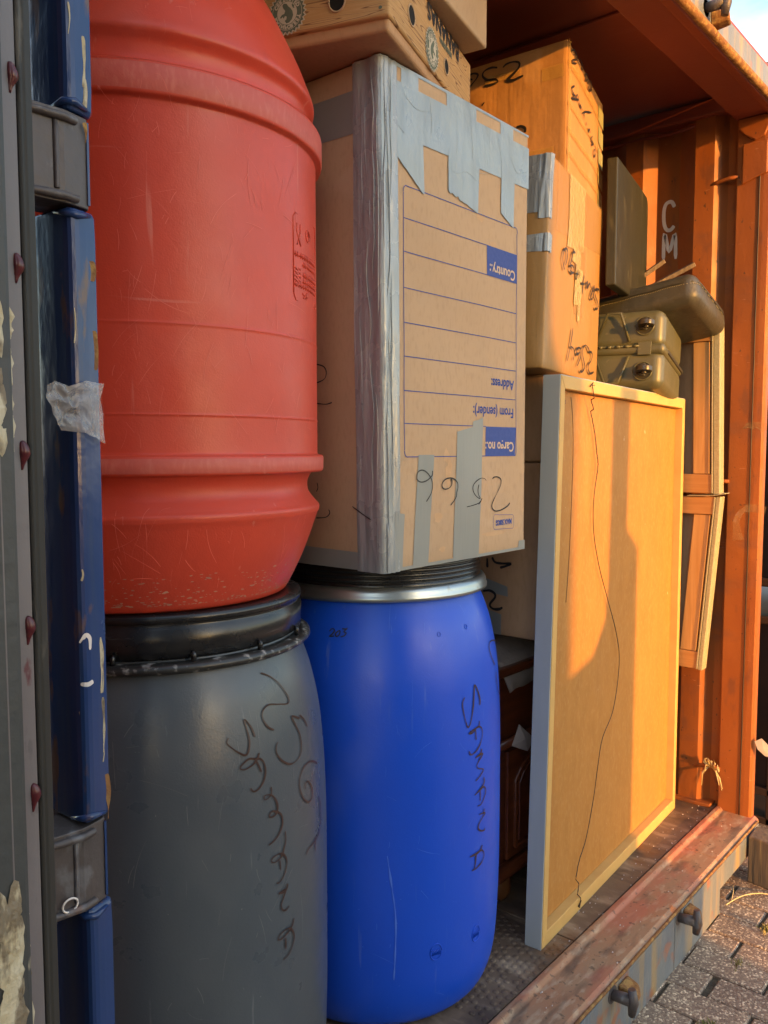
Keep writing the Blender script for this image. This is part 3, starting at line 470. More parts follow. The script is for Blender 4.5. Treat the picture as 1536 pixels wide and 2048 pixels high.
ring = MB(); ring.tube([(-.098 + .0085 * cos(a), -.1778, .757 + .007 * sin(a)) for a in [i * 2 * pi / 18 for i in range(19)]], .0011, 6); ring.build('chalk_ring', 'letter', ct)
# chips and scrape marks on the blue post (bare-metal and cream scratches)
def mark(pts, wd, m='flake', name='scrape_mark'):
    mb = MB(); P = [Vector(p) for p in pts]
    stroke(mb, [(p.x, p.z) for p in P], lambda a, b: (Vector((a, post_y(a) - .0006, b)), Vector((0, -1, 0))), wd, vary=1.2); return mb.build(name, m, ct)
def post_y(x):
    P = sorted([p for p in lp_ if p[1] < -.1]); 
    for (a, b), (c, d) in zip(P[:-1], P[1:]):
        if a <= x <= c: return b + (d - b) * (x - a) / (c - a)
    return -.17
for x, z, l_, wd in ((-.055, 1.64, .05, .004), (-.0545, 1.60, .03, .004), (-.072, 1.665, .03, .002), (-.052, 1.03, .06, .004), (-.05, 1.0, .03, .002), (-.074, 1.37, .035, .0015), (-.051, .965, .06, .003), (-.052, .915, .02, .002), (-.0735, 1.105, .012, .003)):
    mark([(x, 0, z), (x + .001, 0, z - l_ * .5), (x - .0008, 0, z - l_)], wd)
for pts in (((-.0765, 0, 1.028), (-.072, 0, 1.036), (-.067, 0, 1.032), (-.067, 0, 1.02)), ((-.0768, 0, .985), (-.07, 0, .984), (-.064, 0, .986))): mark(pts, .004, 'letter')
for x, z, l_ in ((-.05, 1.35, .04), (-.0485, .88, .05), (-.052, 1.42, .02), (-.072, .59, .03), (-.056, 1.556, .02)): mark([(x, 0, z), (x + .002, 0, z - l_ / 2), (x + .001, 0, z - l_)], .006, 'rust', 'rust_patch')
# left door folded back beside the post
dr = MB(); dr.box(-1.30, -.215, -.330, -.285, -.05, 2.30); dq = dr.build('container_door', 'door_paint', ct, bevel=.004)
d2 = MB(); d2.prism([(-0.2290, -.3308), (-0.1990, -.316), (-0.1977, -.3117), (-0.1986, -.285), (-0.2290, -.285)], -.05, 2.30); d2.build('door_edge_strip', 'gal_door', dq, bevel=.0015)
rc = MB(); rc.prism([(-.19, -.272), (-.186, -.275), (-.118, -.052), (-.124, -.05)], -.05, 2.30); rc.build('sky_block_plate', 'door_paint', dq)  # added plate, blocks the sky so the post's side face stays dark
gk = MB(); gk.prism([(-0.1973, -.3138), (-0.1950, -.3156), (-0.1925, -.3138), (-0.1907, -.3147), (-0.1842, -.312), (-0.1825, -.307), (-0.1850, -.275), (-0.1975, -.28)], -.05, 2.30); gk.build('rubber_gasket', 'rubber', dq, bevel=.0012)
fk = MB(); rnd = random.Random(9)
def flakes(x0, x1, y, z0, z1, n):
    for i in range(n):
        x = rnd.uniform(x0, x1); z = rnd.uniform(z0, z1); r = rnd.uniform(.002, .006); k = rnd.randint(5, 8); h_ = rnd.uniform(.0005, .003); sz = rnd.uniform(1.2, 4)
        pts = [(x + r * cos(q * 2 * pi / k) * rnd.uniform(.6, 1.2), z + sz * r * sin(q * 2 * pi / k) * rnd.uniform(.6, 1.2)) for q in range(k)]
        yy = y(x) if callable(y) else y
        h_ *= .5; fk.add([(a, yy - h_ * rnd.uniform(.3, 1), b) for a, b in pts] + [(x, yy - h_ * 1.4, z)], [(q, (q + 1) % k, k) for q in range(k)])
ye = lambda x: -.3312 if x < -.229 else -.3312 + (x + .229) / .030 * .0150
flakes(-.231, -.216, ye, 1.232, 1.335, 90); fk.build('peeling_paint_flakes', 'flake', dq)
fk = MB(); flakes(-.241, -.218, ye, .715, .875, 190); fk.build('peeling_paint_flakes', 'flake', dq)
M['drip'] = mat('dark_red_enamel', (.07, .008, .012), .3)
for z in (1.64, 1.513, 1.37, 1.225, 1.085, .947):
    dd = MB(); dd.tube(spline([(-.2055, ye(-.2055), z + .010), (-.204, ye(-.204), z + .006), (-.203, ye(-.203) - .0005, z), (-.2045, ye(-.2045), z - .006), (-.2055, ye(-.2055), z - .013)], 3), [.0012, .0025, .0034, .004, .0045, .0048, .0047, .0042, .0035, .0027, .0019, .0013, .0008], 8); dd.build('dark_red_paint_drip', 'drip', dq)
# things beyond the right post
sg = thing('steel_stillage', (3.1, -.3, -.17), 'dark rusty steel stillage standing beyond the right container post', 'stillage')
q = MB(); q.box(2.72, 3.4, -.12, .35, .72, 2.45); q.box(2.72, 3.4, -.12, .35, -.05, .60); q.build('steel_panel', 'darksteel', sg, bevel=.006)
for z in (.725, .585, -.06, -.17): q = MB(); q.box(2.70, 3.42, -.14, .37, z, z + .03); q.build('rail', 'darksteel', sg, bevel=.005)
for x, y in ((2.70, -.15), (3.38, -.15), (3.38, .33), (2.70, .33)):
    q = MB(); q.box(x, x + .05, y, y + .05, -.17, 2.5); q.build('upright', 'darksteel', sg, bevel=.005)
hg = thing('hedge', (6.2, .9, -.17), 'green hedge glimpsed through the slot of the dark stillage', 'hedge')
q = MB(); rnd = random.Random(4)
for i in range(1500):
    c = Vector((rnd.uniform(5.2, 6.6), rnd.uniform(-.6, 1.6), rnd.uniform(-.1, 1.3))); a = rnd.uniform(0, 6.28); t_ = rnd.uniform(-1, 1); s_ = rnd.uniform(.03, .06)
    u_ = Vector((cos(a), sin(a), t_)).normalized(); v_ = u_.cross(Vector((rnd.uniform(-1, 1), rnd.uniform(-1, 1), 1))).normalized()
    q.add([c - u_ * s_, c + v_ * s_ * .5, c + u_ * s_, c - v_ * s_ * .5], [(0, 1, 2, 3)])
q.build('leaves', 'leafgreen', hg)
q = MB()
for i in range(9): x = 5.3 + i * .15; q.tube([(x, .5, -.17), (x + .05, .5 + .1 * sin(i), .5), (x - .03, .5 + .3 * sin(i * 2), 1.2)], [.02, .014, .005], 6)
q.build('stems', 'hedgestem', hg)
q = MB(); q.hexa([(2.215, -.262, -.168), (2.305, -.262, -.168), (2.315, -.180, -.168), (2.228, -.180, -.168), (2.215, -.262, -.015), (2.305, -.262, -.012), (2.315, -.180, -.01), (2.228, -.180, -.014)])
single(q, 'timber_block', 'weather', 'weathered square timber block on the paving at the far end of the sill', 'timber block', bevel=.005)
q = MB(); q.tube(spline([(2.03, -.178, -.16), (2.1, -.2, -.155), (2.16, -.235, -.158), (2.2, -.3, -.16), (2.28, -.38, -.162)], 6), .0018, 6); q.tube([(2.06, -.185, -.157), (2.11, -.175, -.15), (2.15, -.16, -.155)], .0012, 6)
single(q, 'straw_strand', 'straw', 'pale dry straw strand on the paving beside the timber block', 'straw')
rnd = random.Random(12)
spots = [(1.98, -.31, 26, 'dry moss clump in a paving joint nearest the timber block'), (1.755, -.30, 12, 'tiny yellow-green sprout between pavers below the farther keeper'), (1.66, -.43, 14, 'small weed sprout in the joint at the right picture edge'), (1.43, -.335, 60, 'grassy tuft in a paving joint at the bottom picture edge')]
for (x, y, n_, lab) in spots:
    q = MB()
    for i in range(n_ * 3):
        a = rnd.uniform(0, 6.28); r = abs(rnd.gauss(0, .013)); h_ = rnd.uniform(.006, .02 if n_ != 60 else .03); bx_, by_ = x + r * cos(a) * 1.3, y + r * sin(a) * .9; ln = rnd.uniform(.2, .9) * h_; a2 = rnd.uniform(0, 6.28); wd = rnd.uniform(.0007, .0018)
        q.add([(bx_ - wd * sin(a2), by_ + wd * cos(a2), -.176), (bx_ + wd * sin(a2), by_ - wd * cos(a2), -.176), (bx_ + ln * .5 * cos(a2) + wd, by_ + ln * .5 * sin(a2), -.168 + h_ * .7), (bx_ + ln * cos(a2), by_ + ln * sin(a2), -.168 + h_)], [(0, 1, 2), (0, 2, 3)])
    single(q, 'weed_tuft', 'weed', lab, 'weed', 'weeds between the pavers')
# unseen container stack added left behind the viewer to shade the doorway's left half
for k, z0 in enumerate((-.10, 2.50)):
    sb_ = thing('shade_container', (-1.7, -5.2, z0), 'faded blue short container added out of view to shade the doorway, ' + ('lower' if k == 0 else 'upper') + ' one of the added stack', 'shipping container', 'containers added to shade the doorway')
    q = MB(); xx1 = -.19 - .12 * k; xx0 = xx1 - 2.99  # upper one is set back to shift the shadow edge higher up
    for s_, yy in ((1, -4.0), (-1, -6.4)):
        P = []; x = xx0 + .1; i = 0
        while x < xx1 - .15:
            P += [(x, 0), (x + .07, 0), (x + .14, -.036 * s_), (x + .21, -.036 * s_)]; x += .28
        P.append((xx1 - .08, 0))
        for (a, b), (c, d) in zip(P[:-1], P[1:]): q.add([(a, yy + b, z0 + .12), (c, yy + d, z0 + .12), (c, yy + d, z0 + 2.48), (a, yy + b, z0 + 2.48)], [(0, 1, 2, 3)])
    q.box(xx0, xx1, -6.44, -3.96, z0 + 2.47, z0 + 2.59); q.box(xx0, xx1, -6.44, -3.96, z0 + .005, z0 + .13); q.box(xx1 - .09, xx1 - .03, -6.38, -4.02, z0 + .1, z0 + 2.5); q.box(xx0 + .03, xx0 + .09, -6.38, -4.02, z0 + .1, z0 + 2.5)
    q.build('shell', 'cont_blue', sb_)
    if k == 0:
        for x in (xx1 - .6, xx0 + .4): p = MB(); p.box(x, x + .15, -6.4, -4.0, -.182, z0 + .004); p.build('timber_bearer', 'weather', sb_, bevel=.01)  # bearers lift the added stack to place its shadow step
    for x in (xx0, xx1 - .12):
        for y in (-6.44, -4.08): p = MB(); p.box(x, x + .12, y, y + .12, z0 + .01, z0 + 2.58); p.build('corner_post', 'cont_blue', sb_, bevel=.01)
tl = thing('shadow_load', (.85, -2.7, -.17), 'unseen tarpaulin shape with an upright plank, added to cast the shadow on the picture frame', 'covered load')  # added behind the viewer to throw the shadow on the picture frame
q = MB(); k_ = 2.5; q.prism([(.35, -.168), (1.17, -.168), (1.17, 1.42), (1.04, 1.40), (1.01, 1.18), (.93, 1.09), (.78, 1.06), (.35, 1.05)], -2.85, -2.5, axis='y'); q.build('tarpaulin', 'tarp', tl, bevel=.01, seg=3)  # profile follows the outline of the shadow it has to cast
q = MB(); q.box(1.03, 1.155, -2.52, -2.48, -.168, 1.82); q.build('plank', 'weather', tl, bevel=.01)

# ================================================================== DRUMS
def sp(prof, n=5):
    o = spline([(a, b, 0) for a, b in prof], n); return [(v.x, max(v.y, 0)) for v in o]
def interp(P, z):
    for (a, b), (c, d) in zip(P[:-1], P[1:]):
        if a <= z <= c and c > a: return b + (d - b) * (z - a) / (c - a)
    return P[-1][1]
dp = [(0, .0), (0, .2), (.004, .246), (.03, .266), (.1, .2825), (.25, .2898), (.45, .2905), (.62, .289), (.75, .281), (.84, .264), (.9, .243), (.925, .232), (.93, .225)]
dps = [(0, 0), (0, .2)] + sp(dp[2:], 6)
def drum_surf(c, P, off=.0018):
    def f(a, z):
        r = interp(P[2:], z); return Vector((c[0] + (r + off) * cos(a), c[1] + (r + off) * sin(a), z)), Vector((cos(a), sin(a), 0))
    return f
CG, CBL, CR = (.329, .270), (.949, .300), (.312, .270)
gd = thing('storage_drum', (*CG, 0), 'dark grey plastic drum with black lid and brown marker writing, under the red drum', 'drum')
q = MB(); q.lathe(dps, 160, (*CG, 0)); q.build('drum_body', 'grey', gd, weld=True)
scrawl(drum_surf(CG, dps), STROKES['gray'], 'handwriting', 'ink_brown', gd, .0028)
q = MB(); q.lathe([(.915, .236), (.922, .2465), (.962, .2475), (.966, .243), (.972, .243), (.974, .2475), (.983, .246), (.986, .238), (.986, .21), (.978, .2), (.978, 0)], 160, (*CG, 0)); ld = q.build('lid', 'blk', gd, weld=True)
q = MB(); q.lathe([(.898, .236), (.899, .258), (.904, .263), (.91, .262), (.914, .255), (.914, .24)], 160, (*CG, 0)); q.build('lid_flange', 'blk_worn', gd)
q = MB()
for a in (-1.984, -1.522, -1.06, -2.45): q.tube([(CG[0] + .2495 * cos(a), CG[1] + .2495 * sin(a), .913), (CG[0] + .2495 * cos(a), CG[1] + .2495 * sin(a), .925), (CG[0] + .2485 * cos(a), CG[1] + .2485 * sin(a), .929)], [.0042, .0042, .002], 8)
q.build('lid_peg', 'blk', ld)
bd = thing('storage_drum', (*CBL, 0), 'bright blue plastic drum with black lid, steel clamp ring and vertical marker writing', 'drum')
q = MB(); q.lathe(dps, 160, (*CBL, 0)); q.build('drum_body', 'blue', bd, weld=True)
scrawl(drum_surf(CBL, dps), STROKES['blue'][:11], 'handwriting', 'ink_brown', bd, .0032)
scrawl(drum_surf(CBL, dps), STROKES['blue'][11:], 'handwritten_number', 'ink', bd, .0026)
q = MB(); lpz = [(.936, .238), (.94, .2405)]
for i in range(4): z = .944 + i * .010; lpz += [(z, .2405), (z + .0065, .2405), (z + .0075, .2385), (z + .0092, .2385)]
lpz += [(.986, .240), (.992, .236), (.994, .228), (.994, .2), (.988, .195), (.988, 0)]
q.lathe(lpz, 160, (*CBL, 0)); q.build('lid', 'blk', bd, weld=True)
q = MB(); q.lathe([(.914, .236), (.914, .251), (.917, .256), (.923, .2565), (.926, .2545), (.933, .254), (.938, .252), (.943, .2485), (.945, .243), (.944, .238)], 160, (*CBL, 0)); q.build('clamp_ring', 'zinc', bd, weld=True)
q = MB(); ds = drum_surf(CBL, dps, .0006)
for a, z, R_ in ((-1.9876, .176, .0165), (-1.5845, .1746, .0165)):
    q = MB()
    q.tube([ds(a + R_ * .8 * cos(t) / .28, z + R_ * sin(t) * 1.1)[0] for t in [i * 2 * pi / 24 for i in range(25)]], .0011, 6)
    for i in range(6): b_ = a + (-.6 + .24 * i) * R_ / .28 * .9; q.tube([ds(b_, z - .007)[0], ds(b_ + .008, z - .001)[0], ds(b_ - .004, z + .006)[0]], .0009, 6)
    q.build('moulded_stamp', 'blue', bd)
q = MB()
for a, z in ((-1.92, .845), (-1.62, .85)): q.tube([ds(a + .004 * cos(t) / .28, z + .005 * sin(t))[0] for t in [i * 2 * pi / 12 for i in range(13)]], .0006, 6)
q.build('moulded_dots', 'blue', bd)
q = MB()
rp = [(0, 0), (0, .21)] + sp([(.002, .228), (.012, .238), (.07, .266), (.135, .2895)], 5) + sp([(.138, .2915), (.147, .292), (.155, .285), (.172, .273), (.19, .2725), (.204, .280)], 5) + [(.2045, .297), (.207, .299), (.209, .2993), (.227, .2995), (.229, .2995), (.232, .298), (.2335, .2915), (.235, .2900), (.238, .2897)] + [(.286, .2895), (.2885, .2895), (.2893, .29), (.2905, .2901), (.2914, .2896), (.293, .2894), (.296, .2894), (.410, .2894), (.413, .2894), (.4143, .2899), (.4156, .29), (.4166, .2895), (.419, .2893), (.423, .2893), (.55, .2893), (.70, .289), (.709, .289), (.7125, .2895), (.7135, .297), (.716, .299), (.719, .2994), (.751, .2995), (.754, .2995), (.757, .298), (.758, .283)] + sp([(.764, .277), (.775, .274), (.79, .276), (.800, .284)], 4) + sp([(.803, .2865), (.81, .2865), (.83, .279), (.864, .265), (.914, .240), (.954, .218), (.985, .192), (.998, .17)], 6) + [(1.0, .15), (1.0, 0)]
q.lathe(rp, 180, (*CR, .986)); rdm = thing('storage_drum', (*CR, .986), 'large scratched red plastic drum standing on the black lid of the grey drum', 'drum'); q.build('drum_body', 'red', rdm, weld=True)
q = MB(); q.lathe([(.208, .2992), (.209, .29965), (.228, .29995), (.229, .2992)], 180, (*CR, .986)); q.build('scuffed_hoop_face', 'red_worn', rdm); q = MB(); q.lathe([(.718, .2992), (.719, .29965), (.752, .29995), (.753, .2992)], 180, (*CR, .986)); q.build('scuffed_hoop_face', 'red_worn', rdm)
q = MB(); rs = lambda a, z: Vector((CR[0] + .2896 * cos(a), CR[1] + .2896 * sin(a), z))
fr = [(-1.29, 1.47), (-1.29, 1.585), (-1.27, 1.592), (-.95, 1.592), (-.93, 1.585), (-.93, 1.47), (-.95, 1.46), (-1.27, 1.46), (-1.29, 1.47)]
q.tube([rs(a, z) for a, z in fr], .0012, 6)
rnd = random.Random(8)
def emb(pts): q.tube([rs(a, z) for a, z in pts], .0011, 5)
emb([(-1.25, 1.578), (-1.25, 1.565), (-1.23, 1.555), (-1.25, 1.545)]); emb([(-1.21, 1.578), (-1.21, 1.565), (-1.23, 1.555), (-1.205, 1.545)])
for k in range(5): emb([(-1.285 + i * .012, 1.508 - k * .006 + .002 * sin(i * 1.6)) for i in range(7)])
for row, z in enumerate((1.528, 1.516, 1.50, 1.49, 1.482)):
    a = -1.28 if row in (0, 4) else -1.18
    while a < -.95: emb([(a, z), (a + .012, z + .006), (a + .016, z - .002)]); a += rnd.uniform(.022, .034)
emb([(-1.1 + .035 * cos(t), 1.567 + .009 * sin(t)) for t in [i * .55 for i in range(11)]]); emb([(-1.12, 1.56), (-1.09, 1.574), (-1.075, 1.56), (-1.12, 1.56)])
for k in range(6): emb([(-1.16 + rnd.uniform(-.04, .05), 1.468 + rnd.uniform(-.002, .012)), (-1.14 + rnd.uniform(-.04, .05), 1.466 + rnd.uniform(0, .012))])
q.build('embossed_label', 'red', rdm)

M['grime'] = mat('chalky_grime', (.42, .2, .14), .9, layers=[((.5, .3, .22), 60, (1, 1, 1), .5, .7, .5)])
def grime(c, P, z0, n, seed, zr, m, root, name, sz=.006):
    rnd = random.Random(seed); mb = MB()
    for i in range(n):
        a = rnd.uniform(-2.6, -.5); z = z0 + zr[0] + (zr[1] - zr[0]) * rnd.random() ** 2.2; k = rnd.randint(5, 8); r_ = rnd.uniform(.15, 1) * sz; vs = []
        for q_ in range(k):
            t = q_ * 2 * pi / k; rr = r_ * rnd.uniform(.4, 1.2); zz = max(z + rr * .5 * sin(t), z0 + .013); aa = a + rr * 1.8 * cos(t) / .28; R_ = interp(P[2:], zz - z0) + .0006
            vs.append((c[0] + R_ * cos(aa), c[1] + R_ * sin(aa), zz))
        mb.add(vs, [tuple(range(k))])
    return mb.build(name, m, root)
def scratches(c, P, z0, n, seed, m, root, wmax=.0012, a0=-2.5, a1=-.5, zr=(.03, .9)):
    rnd = random.Random(seed); mb = MB()
    def f(a, z):
        r = interp(P[2:], z - z0); return Vector((c[0] + (r + .0007) * cos(a), c[1] + (r + .0007) * sin(a), z)), Vector((cos(a), sin(a), 0))
    for i in range(n):
        a, z = rnd.uniform(a0, a1), z0 + rnd.uniform(*zr); L_ = rnd.uniform(.004, .03) if rnd.random() < .8 else rnd.uniform(.04, .08); th = rnd.gauss(pi / 2, .35) if rnd.random() < .75 else rnd.uniform(0, pi); cv = rnd.uniform(-.3, .3)
        pts = []
        for k in range(4): t = k / 3; pts.append((a + L_ * t * cos(th + cv * t) / .28, min(max(z + L_ * t * sin(th + cv * t), z0 + .012), z0 + zr[1] + .04)))
        if len(pts) > 1: stroke(mb, pts, f, rnd.uniform(.0003, wmax), 3, .8)
    return mb.build('surface_scratches', m, root)
M['scr_red'] = mat('pale_red_scratch', (.66, .13, .085), .5); M['scr_grey'] = mat('pale_grey_scratch', (.17, .18, .185), .5); M['scr_blue'] = mat('pale_blue_scratch', (.07, .17, .68), .5)
grime(CR, rp, .986, 420, 31, (.013, .06), M['grime'], rdm, 'chalky_grime_at_base', .0028)
scratches(CR, rp, .986, 260, 5, 'scr_red', rdm, .0008, zr=(.24, .70)); scratches(CR, rp, .986, 60, 6, 'scr_red', rdm, .0008, zr=(.02, .12)); scratches(CR, rp, .986, 50, 16, 'scr_red', rdm, .0008, zr=(.82, .95))
grime(CBL, dps, 0, 90, 33, (.03, .35), M['scr_blue'], bd, 'dusty_specks', .0014)
grime(CG, dps, 0, 120, 34, (.05, .85), M['scr_grey'], gd, 'dusty_specks', .0012)
scratches(CG, dps, 0, 120, 7, 'scr_grey', gd, .0008, zr=(.05, .88)); scratches(CBL, dps, 0, 90, 8, 'scr_blue', bd, .0008, zr=(.05, .88))
q = MB(); stroke(q, [(-2.36, .40), (-2.33, .34), (-2.30, .27), (-2.30, .20), (-2.31, .13)], drum_surf(CBL, dps, .0008), .003, 6, 1.2); q.build('long_scuff', M['scr_blue'], bd)

# ================================================================== CARTONS
def wrinkle_edge(face1, face2, a1, a2, b0, b1, root, name, m, w=.02):
    """tape folded over the shared vertical edge of two faces: a creased, slightly bulging strip"""
    mb = MB(); nv = 70; cols = []
    us = [(face1, a1 * (1 - i / 7)) for i in range(7)] + [(None, 0)] + [(face2, a2 * (i / 7)) for i in range(1, 8)]
    for j in range(nv + 1):
        b = b0 + (b1 - b0) * j / nv
        for i, (f, a) in enumerate(us):
            if f is None: p = (face1.at(0, b, .002) + face2.at(0, b, .002)) / 2
            else:
                rip = .0058 * noise.noise(Vector((a * 48 + (3 if f is face1 else 9), b * 4.2, 1.7))) + .0016 * noise.noise(Vector((a * 190, b * 9, 4)))
                p = f.at(a, b, .0022 + max(rip, -.0012) * (1 if 0 < i < 14 else .2))
            mb.v.append(p)
    m_ = len(us)
    for j in range(nv):
        for i in range(m_ - 1): mb.f.append((j * m_ + i, j * m_ + i + 1, (j + 1) * m_ + i + 1, (j + 1) * m_ + i)); mb.sm.append(True)
    return mb.build(name, m, root)

# --- the tall removal carton on the blue drum
b1 = thing('cardboard_box', (.92, .28, .996), 'tall brown carton with grey duct tape and blue upside-down address form, on the blue drum', 'cardboard box')
f = carton(b1, [(.668, .04), (1.176, .04), (1.172, .52), (.66, .52)], [(.655, .04), (1.172, .04), (1.172, .52), (.655, .52)], .996, 1.931, 'card', .003, .002, 1)
FR, LE = f['F'], f['L']
q = []
for (s0, s1) in ((.115, .215), (.390, .592), (.772, .873)): q.append((FR, [(s0, .958), (s1, .958), (s1, 1.0), (s0, 1.0)], .0009, 8, 4))
q.append((FR, [(.0, .993), (1, .995), (1, 1), (0, 1)], .001, 20, 2))
q.append((FR, [(.0, .862), (1.0, .874), (1.0, .969), (.0, .966)], .0019, 40, 12))
q.append((FR, [(.0, .775), (.075, .815), (.075, .87), (.0, .87)], .0022, 8, 8, .004))
q.append((FR, [(.065, .828), (.24, .765), (.235, .872), (.07, .87)], .0026, 10, 10, .003))
q.append((FR, [(.395, .795), (.60, .770), (.612, .885), (.397, .88)], .0023, 16, 12, .006))
q.append((FR, [(.775, .792), (.875, .768), (.885, .89), (.78, .885)], .0023, 8, 10, .002))
pieces(b1, 'grey_tape_strip', 'tape', q)
q = []; q.append((LE, [(.084, .868), (1, .868), (1, .950), (.084, .950)], .001, 30, 8)); q.append((LE, [(0, .0), (1, .0), (1, .045), (0, .035)], .001, 20, 4)); q.append((FR, [(0, -.001), (1, -.001), (1, .006), (0, .006)], .001, 20, 2))
pieces(b1, 'grey_tape_strip', 'tape_flat', q)
q = []; q.append((FR, [(.167, .0), (.265, .0), (.301, .236), (.202, .236)], .0011, 8, 20)); q.append((FR, [(.433, .0), (.622, .0), (.646, .306), (.453, .286)], .0011, 10, 24)); q.append((FR, [(.05, .0), (.10, .0), (.115, .115), (.06, .12)], .0026, 6, 8)); q.append((FR, [(.94, .0), (1.0, .0), (1.0, .022), (.95, .022)], .0012, 4, 3))
q.append((FR, [(.565, .310), (.643, .319), (.643, .30), (.565, .29)], .0013, 4, 3, .004))
pieces(b1, 'grey_tape_strip', 'tape_flat', q)
wrinkle_edge(LE, FR, .135, .088, -.002, .999, b1, 'creased_edge_tape', 'tape_wrinkle')
def crease(face, a, b0, b1_, wob, r, m='tape_wrinkle'):
    mb = MB(); n_ = max(6, int(abs(b1_ - b0) * 60)); P = [face.at(a + wob * noise.noise(Vector((a * 90, (b0 + (b1_ - b0) * i / n_) * 9, 2))), b0 + (b1_ - b0) * i / n_, .0030) for i in range(n_ + 1)]
    mb.tube(P, [r * (.25 + .75 * sin(pi * i / n_) ** .6) if 0 < i < n_ else r * .2 for i in range(n_ + 1)], 8); mb.build('tape_crease', m, b1)
for a_, b0_, b1_, wb, r_ in ((.035, .58, .98, .03, .0016), (.065, .45, .93, .035, .0012), (.09, .70, .90, .02, .001), (.05, .10, .44, .02, .0012), (.10, .28, .52, .015, .0009), (.025, .02, .36, .012, .0013), (.115, .05, .25, .012, .0008), (.012, .5, .9, .01, .0012)): crease(LE, a_, b0_, b1_, wb, r_)
for a_, b0_, b1_, wb, r_ in ((.014, .62, .99, .014, .0016), (.028, .40, .97, .016, .0012), (.02, .03, .5, .01, .0014), (.045, .1, .6, .008, .0009), (.05, .74, .98, .012, .001), (.012, -.0, .1, .01, .003)): crease(FR, a_, b0_, b1_, wb, r_)
def crease2(pts, r, off=.0022):
    mb = MB(); Q = [FR.at(v.x, v.y, off) for v in spline([(a, b, 0) for a, b in pts], 5)]; n_ = len(Q) - 1
    mb.tube(Q, [r * .42 * (.2 + .8 * sin(pi * i / n_)) for i in range(n_ + 1)], 6); mb.build('tape_crease', 'tape', b1)
for pts, r_ in (([(.08, .885), (.13, .87), (.16, .85), (.2, .842)], .0012), ([(.40, .842), (.46, .838), (.52, .850), (.58, .842), (.62, .838)], .0016), ([(.12, .95), (.2, .93), (.3, .94)], .0008), ([(.5, .87), (.6, .86), (.68, .868)], .0008), ([(.75, .955), (.78, .9), (.77, .85)], .0006), ([(.28, .965), (.29, .92), (.285, .885)], .0007), ([(.45, .965), (.455, .91), (.45, .85), (.455, .80)], .0006), ([(.55, .965), (.56, .9), (.565, .85)], .0006), ([(.09, .84), (.15, .82), (.21, .80)], .0009), ([(.85, .93), (.9, .90), (.97, .91)], .0008)): crease2(pts, r_)
q = MB(); lw = .0017; S_ = FR.surf(.0008)
def ln(pts): 
    P = [S_(a, b) for a, b in pts]
    for (p, n1), (r, n2) in zip(P[:-1], P[1:]):
        t = (r - p).normalized(); s_ = t.cross(n1) * lw / 2; e_ = t * lw * .3; q.add([p - s_ - e_, p + s_ - e_, r + s_ + e_, r - s_ + e_], [(0, 1, 2, 3)])
def seg_ln(a0, b0, a1, b1_, n=10): ln([(a0 + (a1 - a0) * i / n, b0 + (b1_ - b0) * i / n) for i in range(n + 1)])
for b in (.7085, .643, .572, .503, .4355, .3665): seg_ln(.1205, b, .907, b)
seg_ln(.1205, .30, .667, .30)
seg_ln(.14, .772, .895, .772); seg_ln(.137, .232, .91, .232); seg_ln(.1205, .758, .1175, .246, 20); seg_ln(.907, .758, .915, .245, 20)
for cx_, cy_, a0 in ((.138, .76, 90), (.895, .76, 0), (.135, .244, 180), (.898, .244, 270)):
    ln([(cx_ + .018 * cos(radians(a0 + t * 15)), cy_ + .0125 * sin(radians(a0 + t * 15))) for t in range(7)])
# rounded label for the weight limit
R_ = [(.744, .093), (.736, .088), (.736, .064), (.744, .058), (.899, .055), (.908, .06), (.908, .082), (.899, .088), (.744, .093)]
lw = .001; ln([(a, b + .0) for a, b in R_])
FR.text(q, 'Address:', .893, .411, .030, bold=.0006, off=.0008, sx=.92); FR.text(q, 'From (sender):', .893, .3445, .030, bold=.0006, off=.0008, sx=.92); FR.text(q, 'MAX 50KG', .89, .0785, .0158, bold=.0008, off=.0008, sx=.9)
FR.patch(q, [(.667, .643), (.907, .643), (.907, .7085), (.667, .7085)], .0006, 14, 6)
FR.patch(q, [(.667, .232), (.905, .232), (.914, .30), (.667, .30)], .0006, 14, 6)
q.build('printed_form', 'print', b1)
q = MB(); FR.text(q, 'Country.:', .893, .669, .030, bold=.0006, off=.0013, sx=.92); FR.text(q, 'Cargo no.:', .893, .264, .030, bold=.0006, off=.0014, sx=.92); q.build('reversed_out_words', 'print_w', b1)
scrawl(FR.surf(.0018), STROKES['box1_front'], 'handwriting', 'ink', b1, .0028)
scrawl(LE.surf(.0050), STROKES['box1_left'], 'handwriting', 'ink', b1, .0026)
q = MB(); rnd = random.Random(1)   # torn paper scars
def scar(face, a, b, ra, rb, n=11): face.poly(q, [(a + ra * rnd.uniform(.5, 1.2) * cos(i * 2 * pi / n), b + rb * rnd.uniform(.5, 1.2) * sin(i * 2 * pi / n)) for i in range(n)], .0005)
for a, b, ra, rb in ((.40, .20, .025, .035), (.38, .235, .02, .02), (.33, .10, .03, .012), (.62, .765, .03, .01), (.74, .048, .12, .006), (.88, .055, .08, .006), (.72, .715, .04, .008), (.36, .03, .03, .006)): scar(FR, a, b, ra, rb)
q.build('torn_paper_scar', mat('torn_card_face', (.5, .325, .185), .9, var=((.45, .28, .15), 60, (1, 1, 1))), b1)

